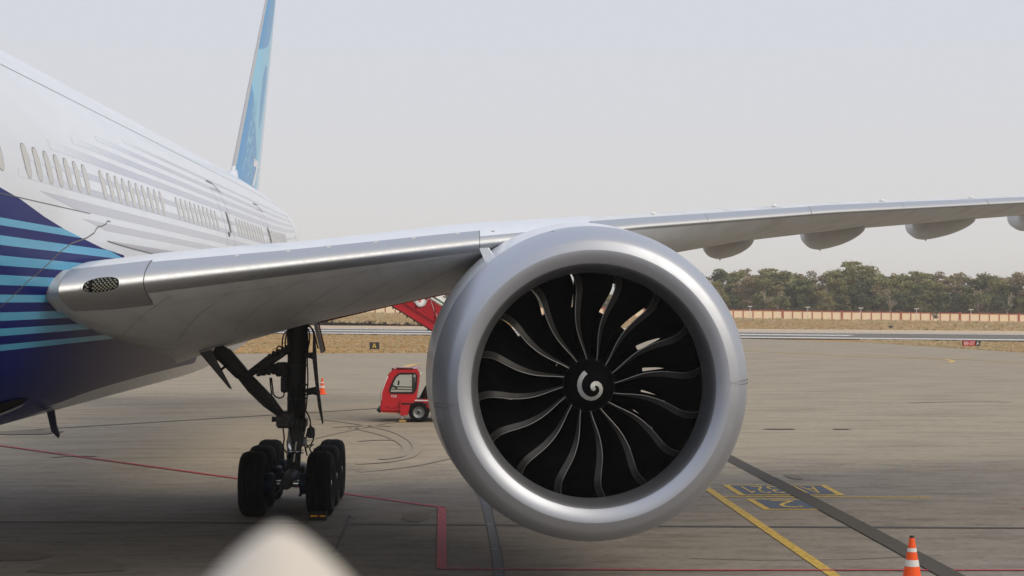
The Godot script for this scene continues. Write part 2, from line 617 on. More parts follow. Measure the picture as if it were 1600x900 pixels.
	mark_box(shade_ground, [gp(1165, 780.7), gp(1262, 781), gp(1303, 798), gp(1194, 798)], "2")
	# grey repair strip by the engine
	M.repair = mat(col(126, 130, 136), 0.95)
	tri_tex(M.repair, noise_tex(27, 0.08, 5, [[0.0, grey(0.4)], [0.5, grey(0.85)], [1.0, grey(1.0)]]), Vector3(0.9, 1, 0.9))
	strip("repair_strip", [gp(741, 757), gp(758, 785), gp(767, 820), gp(777, 866), gp(781, 900), gp(790, 960)], 0.175, M.repair, 0.010, shade_ground)
	for q in [[762, 789, 0.13], [763, 821, 0.11], [772, 860, 0.08]]:
		strip("repair_edge", [gp(q[0] - 6, q[1]), gp(q[0] + 6, q[1])], 0.02, M.white_paint, 0.014, shade_ground)
	strip("slab_crack", [gp(766, 784), gp(774, 826), gp(784, 868), gp(788, 900)], 0.025, M.tar, 0.014, shade_ground)
	# dark worn patches and rubber marks
	M.stain = mat(col(124, 117, 107), 0.95)
	M.stain.metallic_specular = 0.2
	for q in [[1219, 671, 0.6, 0.1], [1315, 671, 0.36, 0.07], [1240, 746, 0.2, 0.2], [652, 809, 0.28, 0.25], [42, 676, 1.2, 0.35], [125, 888, 0.8, 0.25], [18, 870, 0.7, 0.2]]:
		var c := gp(q[0], q[1])
		var pts := []
		for k in 14:
			var a := TAU * k / 14
			var j := 0.75 + 0.35 * rng.randf()
			pts.append(c + Vector3(cos(a) * q[2] * j, 0, sin(a) * q[3] * 3.0 * j))
		sheet("stain", pts, M.stain, 0.010, shade_ground)
	M.rubber_mark = mat(col(145, 135, 120), 0.95)
	for q in [[[500, 655], [560, 663], [610, 673], [640, 686], [652, 700], [640, 714], [605, 722], [550, 726]], [[548, 668], [600, 680], [626, 691], [636, 702], [625, 713], [590, 719]], [[470, 690], [530, 676], [600, 662], [680, 652]], [[560, 738], [640, 729], [720, 712]]]:
		var pp := []
		for i in q.size() - 1:
			for k in 6:
				var f := k / 6.0
				pp.append(gp(cubic_interpolate(q[i][0], q[i + 1][0], q[maxi(i - 1, 0)][0], q[mini(i + 2, q.size() - 1)][0], f), cubic_interpolate(q[i][1], q[i + 1][1], q[maxi(i - 1, 0)][1], q[mini(i + 2, q.size() - 1)][1], f)))
		strip("tyre_mark", pp, 0.28, M.rubber_mark, 0.006, apron)
	for q in [[[-200, 640], [300, 618], [1000, 590]], [[420, 578], [900, 577], [1700, 583]], [[1100, 640], [1400, 646], [1800, 655]], [[1360, 583], [1600, 596]]]:
		var pp := []
		for c in q: pp.append(gp(c[0], c[1]))
		strip("slab_joint", pp, 0.07, M.rubber_mark, 0.005, apron)
	for q in [[560, 690, 60], [520, 668, 90], [1420, 630, 160], [80, 715, 70]]:
		var pp := []
		for i in 12: pp.append(gp(q[0] + q[2] * i / 11.0, q[1] - 7.0 * sin(i / 11.0 * 1.5) + 0.5 * i))
		strip("tyre_mark", pp, 0.22, M.rubber_mark, 0.009, apron)
	# faint taxi lines on the far apron
	M.yellow_far = mat(col(205, 168, 92), 0.8)
	strip("taxi_line", [gp(628, 578), gp(636, 572.5), gp(648, 569.5), gp(665, 568.6), gp(760, 568.2), gp(900, 569)], 0.5, M.yellow_far, 0.004, apron)
	strip("taxi_line", [gp(1160, 548), gp(1240, 552), gp(1340, 557), gp(1440, 560.5), gp(1478, 562), gp(1490, 564.5), gp(1484, 567), gp(1462, 567)], 0.35, M.yellow_far, 0.004, apron)
	strip("taxi_line", [gp(1330, 553), gp(1450, 559), gp(1600, 566.5), gp(1700, 571)], 0.25, M.yellow_far, 0.008, apron)
	# runway
	run_a = gp(500, 520.5)
	var rb := gp(1600, 531.5)
	run_t = ((rb - run_a) * Vector3(1, 0, 1)).normalized()
	var rn := Vector3(-run_t.z, 0, run_t.x) * (1.0 if Vector3(-run_t.z, 0, run_t.x).z < 0.0 else -1.0)
	M.asphalt = mat(col(138, 134, 128), 1.0)
	M.asphalt.metallic_specular = 0.1
	tri_tex(M.asphalt, noise_tex(28, 0.02, 5, [[0.0, grey(0.75)], [1.0, grey(1.0)]]), Vector3(0.02, 1, 0.2))
	var A := run_a - run_t * 600.0
	var B := run_a + run_t * 900.0
	var run := sheet("runway", [A - rn * 5.0, B - rn * 5.0, B + rn * 33.0, A + rn * 33.0], M.asphalt, 0.012)
	tag(run, "", "", "", "structure")
	strip("edge_line", [A, B], 3.4, M.white_paint, 0.02, run)
	strip("edge_line", [A + rn * 29.0, B + rn * 29.0], 2.4, M.white_paint, 0.02, run)
	var aim := gp(1330, 524.4)
	strip("aiming_line", [aim, aim - run_t * 160.0], 4.0, M.white_paint, 0.02, run)
	# grass wedge beside the taxiway on the right is the open land; a sandy strip beyond the runway
	M.sand = mat(col(212, 190, 160), 0.95)
	tri_tex(M.sand, noise_tex(29, 0.02, 4, [[0.0, grey(0.8)], [1.0, grey(1.0)]]), Vector3(0.02, 1, 0.1))
	var verge := sheet("verge", [A + rn * 33.0, B + rn * 33.0, B + rn * 58.0, A + rn * 58.0], M.sand, -0.02)
	tag(verge, "", "", "", "structure")
	# rising ground below the far wall
	var rows := []
	for i in 12:
		var row := PackedVector3Array()
		for j in 41:
			var x := -260.0 + 15.0 * j
			var d0 := maxf(run_a.z * -1.0 - (x - run_a.x) * absf(run_t.z / run_t.x) + 70.0, 190.0)
			var d := lerpf(d0, 560.0, pow(i / 11.0, 1.3))
			row.append(Vector3(x, land_height(x, d) - 0.03, -d))
		rows.append(row)
	var rise := put("rising_ground", skin(rows, false, true), M.dry)
	tag(rise, "", "", "", "structure")

func land_height(x: float, d: float) -> float:
	var top := 1.48 - 0.0144 * clampf(x, -120.0, 160.0)
	return top * smoothstep(255.0, 335.0, d)

func mark_box(parent: Node, q: Array, words: String) -> void:
	var mid: Vector3 = (q[0] + q[1] + q[2] + q[3]) / 4.0
	var outer := []
	var inner := []
	for p in q:
		outer.append(p)
	# inner panel, 0.16 m in from the border
	var u: Vector3 = (q[1] - q[0]).normalized()
	var v: Vector3 = (q[3] - q[0]).normalized()
	var e := 0.16
	inner = [q[0] + (u + v) * e, q[1] + (v - u) * e, q[2] - (u + v) * e, q[3] + (u - v) * e]
	var m := sheet("position_marking", outer, M.yellow_paint, 0.008 if words.length() > 2 else 0.009, parent)
	sheet("marking_panel", inner, M.panel_blue, 0.013, m)
	# lettering read from the other side
	var t := TextMesh.new()
	t.text = words
	t.font = SystemFont.new()
	t.font.font_names = PackedStringArray(["Droid Sans"])
	t.font_size = 64
	t.pixel_size = 0.01
	t.depth = 0.0
	var box_ := t.get_aabb()
	var o := put("lettering", t, M.yellow_paint, m)
	var wide: float = (q[1] - q[0]).length() * (0.70 if words.length() > 2 else 0.36)
	var high: float = (q[3] - q[0]).length() * 0.62
	var ux := -u * (wide / box_.size.x)
	var uy := v * (high / box_.size.y)
	o.transform = Transform3D(Basis(ux, uy, Vector3.UP), Vector3.ZERO)
	var c := box_.get_center()
	o.position = Vector3(mid.x, 0.017 + lift, mid.z) - (ux * c.x + uy * c.y)

# ================================================================ the airliner
func airliner() -> void:
	var jet := base("airliner", Vector3(CX, 0, -30))
	tag(jet, "huge white twin engined airliner with navy and light blue striped belly, parked on the apron", "airliner")
	var org := -jet.position
	# every part is modelled in scene metres and hung on the airliner's base
	var rows := []
	var d := -6.0
	while d < 76.5:
		var row := PackedVector3Array()
		for k in 145: row.append(hull(d, 360.0 * k / 144.0))
		rows.append(row)
		d += 0.25 if d < 4.0 else 1.0 if d < 44.0 else 0.65
	var body := put("fuselage", skin(rows, true, true), M.white, jet, org)
	livery(body)
	windows(jet, org)
	hull_details(body, jet, org)
	fin(jet, org)
	wings(jet, org)
	engine(jet, org)
	gear(jet, org)

func livery(body: Node) -> void:
	# navy belly paint with its slanting upper edge
	var edge := [[8.0, 22.4], [14.0, 13.3], [19.1, 5.6], [19.88, 4.2], [21.0, 1.3], [22.06, -0.8], [23.08, -2.3], [24.4, -4.1], [25.9, -5.2], [27.0, -12.0], [28.5, -35.4], [28.9, -49.4]]
	var navy := []
	for q in edge.slice(0, 10): navy.append([q[0], q[1], -62.0])
	navy.append_array([[28.3, -28.0, -60.0], [29.2, -33.0, -57.0], [31.0, -34.0, -55.0], [34.2, -36.0, -53.5], [37.5, -40.0, -53.0], [40.0, -52.0, -53.0]])
	put("navy_paint", hull_band(navy, 0.0014, 40), M.navy, body)
	put("navy_paint", hull_band([[8.0, -61.8, -185.0], [26.0, -61.8, -185.0], [26.6, -61.8, -120.0], [27.2, -61.8, -90.0], [28.3, -61.8, -62.0]], 0.0014, 40), M.navy, body)
	# light blue stripes, widest low down
	var stripes := [[-2.3, -4.4], [-0.7, -2.3], [-4.4, -6.4], [-8.6, -10.7], [-12.7, -14.9], [-17.0, -18.8], [-21.1, -23.1], [-25.0, -26.9], [-29.2, -30.9]]
	for q in stripes:
		if q[0] == -2.3: continue
		var e0 := 14.0
		var e1 := 0.0
		var e2 := 0.0
		for i in edge.size() - 1:
			if edge[i][1] >= q[0] and edge[i + 1][1] < q[0]:
				e1 = lerpf(edge[i][0], edge[i + 1][0], (q[0] - edge[i][1]) / (edge[i + 1][1] - edge[i][1]))
			if edge[i][1] >= q[1] and edge[i + 1][1] < q[1]:
				e2 = lerpf(edge[i][0], edge[i + 1][0], (q[1] - edge[i][1]) / (edge[i + 1][1] - edge[i][1]))
		e1 -= 0.03; e2 -= 0.03
		var r := [[e0, q[0], q[1]], [minf(e1, e2), q[0], q[1]]]
		if e2 > e1: r.append([e2, q[1] + 0.06, q[1]])
		put("light_blue_stripe", hull_band(r, 0.0026, 3), M.sky_blue, body)
	# pale grey stripes along the white upper body
	for q in [[7.1, 4.6, 20.9, 22.7], [2.7, 0.7, 23.1, 24.6], [-1.8, -3.6, 25.0, 27.5]]:
		put("grey_stripe", hull_band([[q[2], q[0], q[0] - 0.05], [q[3], q[0], q[1]], [60.0, q[0], q[1]]], 0.0014, 3), M.stripe_grey, body)
	# the upper ones are printed fading in from the white
	var fade := []
	for k in 9:
		var m: StandardMaterial3D = M.stripe_grey.duplicate()
		m.albedo_color = M.white.albedo_color.lerp(M.stripe_grey.albedo_color, 0.1 + 0.1 * k)
		fade.append(m)
	for q in [[33.8, 32.3, 28.2], [29.7, 27.7, 25.6], [25.5, 23.2, 23.6], [21.3, 18.8, 22.0], [15.5, 13.8, 20.7], [11.1, 9.2, 20.0]]:
		for k in 9: put("grey_stripe", hull_band([[q[2] + 0.4 * k, q[0], q[1]], [q[2] + 0.4 * (k + 1), q[0], q[1]]], 0.0014, 3), fade[k], body)
		put("grey_stripe", hull_band([[q[2] + 3.6, q[0], q[1]], [60.0, q[0], q[1]]], 0.0014, 3), M.stripe_grey, body)

func windows(jet: Node, org: Vector3) -> void:
	var ds := [19.28]
	for k in 7: ds.append(20.5 + 0.533 * k)
	for k in 10: ds.append(24.8 + 0.533 * k)
	for k in 10: ds.append(31.22 + 0.533 * k)
	for k in 10: ds.append(39.3 + 0.533 * k)
	for k in 12: ds.append(45.6 + 0.533 * k)
	var n := 0
	for d in ds:
		var frame := put_fast("window", n, window_shape(d, 13.5, 0.142, 4.1, 0.003, 0.0), M.window_frame, jet, org)
		put_fast("pane", 0, window_shape(d - 0.004, 13.42, 0.132, 3.94, 0.0042, 0.0), M.pane, frame)
		n += 1

func window_shape(d: float, th: float, hw: float, ha: float, off: float, _x: float) -> ArrayMesh:
	var s := st()
	var c := hull(d, th, off)
	var ring := []
	for k in 25:
		var a := TAU * k / 24.0
		var cx := pow(absf(cos(a)), 0.72) * signf(cos(a))
		var sy := pow(absf(sin(a)), 0.72) * signf(sin(a))
		ring.append(hull(d + hw * cx, th + ha * sy, off))
	for k in 24: tri(s, c, ring[k + 1], ring[k])
	s.index()
	return done(s)

func hull_details(body: Node, jet: Node, org: Vector3) -> void:
	var seams := [
		[[[15.0, 42.8], [60.0, 42.8]], 0.012], [[[14.0, 4.4], [23.6, 4.4]], 0.010],
		[[[24.9, 3.4], [24.72, 3.5], [24.58, 2.5], [24.3, 1.7], [24.1, 1.5], [23.94, 0.7], [23.82, -0.4], [23.34, -2.1], [22.5, -3.9], [21.96, -6.1], [21.38, -9.5], [21.0, -11.6], [20.52, -14.2], [20.3, -15.8], [19.72, -19.9]], 0.018],
		[[[24.7, -2.0], [25.48, -2.5], [26.46, -3.0], [28.34, -3.7], [30.0, -4.6]], 0.02],
		[[[58.5, 8.0], [58.5, 75.0]], 0.03], [[[50.5, 20.0], [50.5, 85.0]], 0.012], [[[28.8, 44.0], [28.8, 80.0]], 0.012],
	]
	for q in seams: put("panel_seam", hull_line(q[0], q[1]), M.seam, body)
	# doors behind the wing: outline, gutter above, handle plate
	for q in [[37.1, 38.25, 29.0, -6.0], [45.0, 46.1, 28.0, -6.0]]:
		var door := put("door", hull_line([[q[0], q[3]], [q[1], q[3]], [q[1], q[3] + 0.4]], 0.02), M.seam_soft, jet, org)
		put("door_edge", hull_line([[q[0], q[2]], [q[0], q[3]]], 0.02), M.seam_soft, door)
		put("door_edge", hull_line([[q[1], q[2]], [q[1], q[3]]], 0.018), M.seam, door)
		put("door_edge", hull_line([[q[0], q[2]], [q[1], q[2]]], 0.02), M.seam_soft, door)
		put("rain_gutter", hull_line([[q[0] - 0.1, q[2] + 3.2], [q[0] + 0.7, q[2] + 3.0], [q[1] + 0.25, q[2] - 0.5]], 0.035, 0.015), M.seam, door)
		put("door_window", window_shape(q[0] + 0.75, 14.5, 0.11, 4.6, 0.012, 0.0), M.window_frame, door)
		put("handle_plate", hull_band([[q[0] + 0.3, 10.0, 8.2], [q[0] + 0.5, 10.0, 8.2]], 0.012, 2), M.seam, door)
	# intake in the belly with its pale rim, and a blade aerial below
	var inlet := []
	for k in 9:
		var f := k / 8.0
		inlet.append([21.6 + 3.0 * f, -52.6 + 9.0 * f * (1.0 - f) * 0.9 + 2.0 * f, -52.8 - 7.0 * (1.0 - f) ** 0.7])
	var hole := put("air_intake", hull_band(inlet, 0.02, 6), M.black, jet, org)
	var lipline := []
	for k in 9:
		var f := k / 8.0
		lipline.append([21.6 + 3.0 * f, -52.8 - 7.0 * (1.0 - f) ** 0.7])
	put("intake_rim", hull_line(lipline, 0.1, 0.04), mat(col(170, 172, 175), 0.45), hole)
	var root := hull(25.6, -78.0)
	var s := st()
	add_prism(s, [at(70, 632, 30.0), at(83, 628, 30.0), at(88, 664, 30.0), at(93, 679, 30.0), at(91, 685, 30.0), at(80, 674, 30.0)], Vector3(0, 0, -0.05))
	put("blade_aerial", done(s), mat(col(30, 36, 66), 0.4), jet, org)

func fin_pt(h: float, s: float, side: float, off := 0.0) -> Vector3:
	var le := 59.7 + 1.27 * (h - 8.8)
	var te := 67.6 + 0.68 * (h - 8.8)
	var t := lerpf(0.21, 0.09, clampf((h - 8.0) / 11.0, 0, 1)) * naca(s)
	return Vector3(CX + side * (t + off), h, -lerpf(le, te, s))

func fin_patch(poly: Array) -> ArrayMesh:
	# rows of [h, s0, s1]
	var rows := []
	for i in poly.size() - 1:
		var n := 4
		for k in n + (1 if i == poly.size() - 2 else 0):
			var f := float(k) / n
			var row := PackedVector3Array()
			for j in 21:
				row.append(fin_pt(lerpf(poly[i][0], poly[i + 1][0], f), pow(lerpf(sqrt(lerpf(poly[i][1], poly[i + 1][1], f)), sqrt(lerpf(poly[i][2], poly[i + 1][2], f)), j / 20.0), 2.0), 1.0, poly[i][3] if poly[i].size() > 3 else 0.005))
			rows.append(row)
	return skin(rows, false, true)

func fin(jet: Node, org: Vector3) -> void:
	var rows := []
	for i in 34:
		var h := 7.6 + 11.6 * i / 33.0
		var row := PackedVector3Array()
		for k in 121:
			var u := -1.0 + 2.0 * k / 120.0
			row.append(fin_pt(h, u * u, signf(u)))
		rows.append(row)
	var f := put("tail_fin", skin(rows), M.white, jet, org)
	var pale := mat(col(128, 196, 228), 0.3)
	var mid := mat(col(70, 146, 204), 0.3)
	var soft := mat(col(176, 208, 230), 0.3)
	put("fin_paint", fin_patch([[8.7, 0.02, 0.78], [12.5, 0.02, 0.76], [17.0, 0.02, 0.74], [19.1, 0.02, 0.72]]), pale, f)
	put("fin_paint", fin_patch([[8.7, 0.022, 0.70, 0.007], [10.0, 0.022, 0.62, 0.007], [11.4, 0.022, 0.30, 0.007], [12.7, 0.022, 0.03, 0.007]]), mid, f)
	put("fin_paint", fin_patch([[14.4, 0.022, 0.08, 0.007], [14.9, 0.022, 0.5, 0.007], [16.2, 0.022, 0.7, 0.007], [19.1, 0.022, 0.7, 0.007]]), mid, f)
	put("fin_paint", fin_patch([[11.2, 0.56, 0.6, 0.007], [12.2, 0.46, 0.66, 0.007], [13.4, 0.42, 0.68, 0.007], [14.0, 0.5, 0.62, 0.007]]), mid, f)
	put("fin_paint", fin_patch([[8.7, 0.78, 0.9], [13.0, 0.76, 0.9], [19.1, 0.72, 0.9]]), soft, f)
	# speckles of lighter blue over the painted part
	var s := st()
	for k in 130:
		var h := rng.randf_range(8.9, 12.0) if k < 90 else rng.randf_range(15.4, 18.5)
		var sx := rng.randf_range(0.14, 0.6 if h < 10.2 or h > 15.0 else 0.3)
		var a := fin_pt(h, sx, 1.0, 0.009)
		var b := fin_pt(h, sx + 0.02, 1.0, 0.009)
		var c := fin_pt(h + 0.16, sx + 0.02, 1.0, 0.009)
		var e := fin_pt(h + 0.16, sx, 1.0, 0.009)
		quad(s, a, b, c, e)
	tag(put("fin_speckles", done(s), pale, f), "", "", "", "stuff")
	# the big white numeral at its foot
	var seven := [[9.85, 0.50], [9.85, 0.76], [9.6, 0.76], [8.75, 0.66], [8.75, 0.56], [9.55, 0.66], [9.55, 0.50]]
	var sv := st()
	for q in [[0, 1, 2], [0, 2, 5], [0, 5, 6], [2, 3, 4], [2, 4, 5]]:
		var t := []
		for k in q: t.append(fin_pt(seven[k][0], seven[k][1], 1.0, 0.012))
		tri(sv, t[0], t[1], t[2])
	put("numeral", done(sv, true), M.white, f)
	# bare metal leading edge, root fillet and rudder line
	var le := []
	for i in 12:
		var h := 9.2 + 9.9 * i / 11.0
		var row := PackedVector3Array()
		for k in 13:
			var u := -0.13 + 0.26 * k / 12.0
			row.append(fin_pt(h, u * u, signf(u), 0.004))
		le.append(row)
	put("fin_leading_edge", skin(le), mat(col(190, 190, 190), 0.4, 0.5), f)
	put("root_fillet", tube([Vector3(CX, 8.05, -56.7), Vector3(CX, 8.4, -58.9), Vector3(CX, 8.75, -59.9), Vector3(CX, 9.1, -60.5)], [0.05, 0.2, 0.22, 0.1], 14), M.white, f)
	# tailplanes
	for side in [-1.0, 1.0]:
		var tr := []
		for i in 10:
			var k := i / 9.0
			var row := PackedVector3Array()
			for j in 25:
				var u := -1.0 + 2.0 * j / 24.0
				var ch := lerpf(6.2, 2.2, k)
				row.append(Vector3(CX + side * (0.8 + 9.2 * k), 6.3 + 0.25 * k + signf(u) * naca(u * u) * lerpf(0.3, 0.1, k), -(65.5 + 6.2 * k + ch * u * u)))
			tr.append(row)
		put("tailplane", skin(tr), M.white, jet, org)

func wings(jet: Node, org: Vector3) -> void:
	var rows := []
	var ls := []
	var L := -6.6
	while L < 27.4:
		ls.append(L)
		L += 0.35
	ls.append(27.5)
	for l in ls:
		var row := PackedVector3Array()
		for k in 81: row.append(wing(l, -1.0 + 2.0 * k / 80.0))
		rows.append(row)
	var w := put("wing", skin(rows, false, true), M.wing_grey, jet, org)
	var far := []
	for l in ls:
		var row := PackedVector3Array()
		for k in 33:
			var p := wing(l, -1.0 + 2.0 * k / 32.0)
			row.append(Vector3(2.0 * CX - p.x, p.y, p.z))
		far.append(row)
	put("wing", skin(far), M.wing_grey, jet, org)
	# leading edge slats: bare metal skins standing proud of the wing
	for q in [[-5.2, -4.27, 0.225, 0.20, 0.0], [-4.265, 0.185, 0.12, 0.18, 0.0], [0.19, 1.995, 0.05, 0.10, 0.0], [2.0, 6.2, 0.06, 0.19, 0.0], [6.205, 10.4, 0.06, 0.2, 0.0], [10.405, 15.0, 0.06, 0.2, 0.0], [15.005, 20.0, 0.06, 0.2, 0.0], [20.005, 26.5, 0.06, 0.2, 0.0]]:
		put("slat", wing_patch(q[0], q[1], -q[2], q[3], 0.03, 0, 36), M.metal, w)
	put("slat_end_cap", wing_patch(-5.62, -5.205, -0.225, 0.20, 0.028, 6, 30), mat(col(206, 208, 210), 0.45), w)
	# white upper skin between the slats above the engine
	put("upper_skin", wing_patch(0.15, 2.05, 0.102, 0.7, 0.012, 5, 24), M.white, w)
	put("upper_skin", wing_patch(-5.2, 0.15, 0.182, 0.7, 0.012, 14, 24), M.white, w)
	# panel joints underneath
	for k in 7:
		var l0 := -4.6 + 0.85 * k
		put("panel_seam", wing_line([[l0 + 0.6, -0.17], [l0 - 0.1, -0.36], [l0 - 1.0, -0.62]], 0.012), M.seam_faint, w)
	put("panel_seam", wing_line([[-4.9, -0.26], [-0.2, -0.16]], 0.012), M.seam_faint, w)
	for l0 in [2.0, 6.21, 10.41]:
		put("slat_joint", wing_line([[l0, -0.05], [l0, 0.19]], 0.012, 0.036), M.seam_soft, w)
	put("slat_joint", wing_line([[-4.268, -0.2], [-4.268, 0.0], [-4.268, 0.2]], 0.022, 0.033), M.seam, w)
	put("slat_joint", wing_line([[0.187, -0.1], [0.187, 0.18]], 0.016, 0.033), M.seam, w)
	for l0 in [4.1, 8.3, 12.6]:
		put("slat_joint", wing_line([[l0, 0.02], [l0, 0.19]], 0.008, 0.036), M.seam_soft, w)
	# light scuffs and caps along the slats
	var cap := mat(col(238, 238, 236), 0.4)
	for k in 7:
		put("fastener_cap", box(wing(-3.2 + 0.6 * k + 0.06 * (k % 2), 0.16, 0.04), Vector3(0.05, 0.02, 0.04)), cap, w)
	for l0 in [3.2, 5.6, 8.0, 10.2, 12.4]:
		put("vortex_stub", box(wing(l0, 0.3, 0.02) + Vector3(0, 0.0, 0), Vector3(0.08, 0.05, 0.16), Basis.IDENTITY, 0.02), cap, w)
	# oval landing light let into the root slat
	var oval := func(u: float, v: float, off: float) -> Vector3:
		return wing(-4.74 + 0.205 * u, 0.012 + 0.068 * v, off)
	var rim := func(a: float, k: float, off: float) -> Vector3:
		return (oval as Callable).call(pow(absf(cos(a)), 0.8) * signf(cos(a)) * k, pow(absf(sin(a)), 0.8) * signf(sin(a)) * k, off)
	var s := st()
	var ring := st()
	for k in 32:
		var a0 := TAU * k / 32
		var a1 := TAU * (k + 1) / 32
		for j in 4:
			quad(s, rim.call(a0, j / 4.0, 0.036), rim.call(a0, (j + 1) / 4.0, 0.036), rim.call(a1, (j + 1) / 4.0, 0.036), rim.call(a1, j / 4.0, 0.036))
		quad(ring, rim.call(a0, 0.98, 0.04), rim.call(a0, 1.1, 0.04), rim.call(a1, 1.1, 0.04), rim.call(a1, 0.98, 0.04))
	var light_box := put("landing_light", done(s), M.black, jet, org)
	put("light_surround", done(ring), M.metal, light_box)
	var dots := st()
	for r in 7:
		for c in 9:
			var u := (c - 4.0 + 0.5 * (r % 2)) / 4.6
			var v := (r - 3.0) / 3.7
			if u * u + v * v > 0.88 or (u > -0.72 and u < -0.5): continue
			add_box(dots, oval.call(u * 0.95, v * 0.95, 0.042), Vector3(0.028, 0.02, 0.012), Basis.IDENTITY, 0.004)
	put("lamp_array", done(dots), mat(col(200, 198, 178), 0.25, 0.6), light_box)
	# flap track fairings
	var fa := [[5.75, 34.0, 38.9, 5.33], [8.2, 34.6, 39.7, 5.57], [10.95, 36.0, 40.6, 5.84], [13.75, 37.0, 41.5, 6.08]]
	for q in fa:
		var rr := []
		for i in 15:
			var f := i / 14.0
			var dd := lerpf(q[1], q[2], f)
			var top: float = lerpf(wing(q[0], -0.62).y, wing(q[0], -1.0).y, f) + 0.02
			var g := clampf(f / 0.86, 0.0, 1.0)
			var full := pow(maxf(0.0, 1.0 - pow(1.0 - g, 2.2)), 0.6)
			var low: float = top - 0.03 - (top - 0.03 - q[3]) * full
			var hw := 0.06 + 0.26 * full
			if f > 0.86:
				var b := (f - 0.86) / 0.14
				low += 0.1 * b * b
				hw *= 1.0 - 0.12 * b * b
			var row := PackedVector3Array()
			for k in 19:
				var a := PI * k / 18.0
				row.append(Vector3(q[0] - cos(a) * hw * (1.0 if k > 0 and k < 18 else 1.0), top - pow(sin(a), 0.75) * (top - low), -dd))
			rr.append(row)
		var last: PackedVector3Array = rr[-1]
		var cpt := Vector3(q[0], q[3] + 0.25, -q[2] - 0.06)
		var endrow := PackedVector3Array()
		for k in 19: endrow.append(last[k].lerp(cpt, 0.999))
		rr.append(endrow)
		var fairing := put("flap_fairing", skin(rr), M.wing_grey, jet, org)
		put("drain", tube([Vector3(q[0], q[3] + 0.02, -lerpf(q[1], q[2], 0.82)), Vector3(q[0], q[3] - 0.035, -lerpf(q[1], q[2], 0.82))], 0.012, 6), M.seam, fairing)
	# red and grey lip along the inner flap
	put("flap_edge", tube([wing(-3.2, -0.985) + Vector3(0, -0.02, 0), wing(-1.5, -0.985) + Vector3(0, -0.025, 0), wing(0.9, -0.985) + Vector3(0, -0.03, 0)], 0.025, 8), M.red_dark, jet, org)

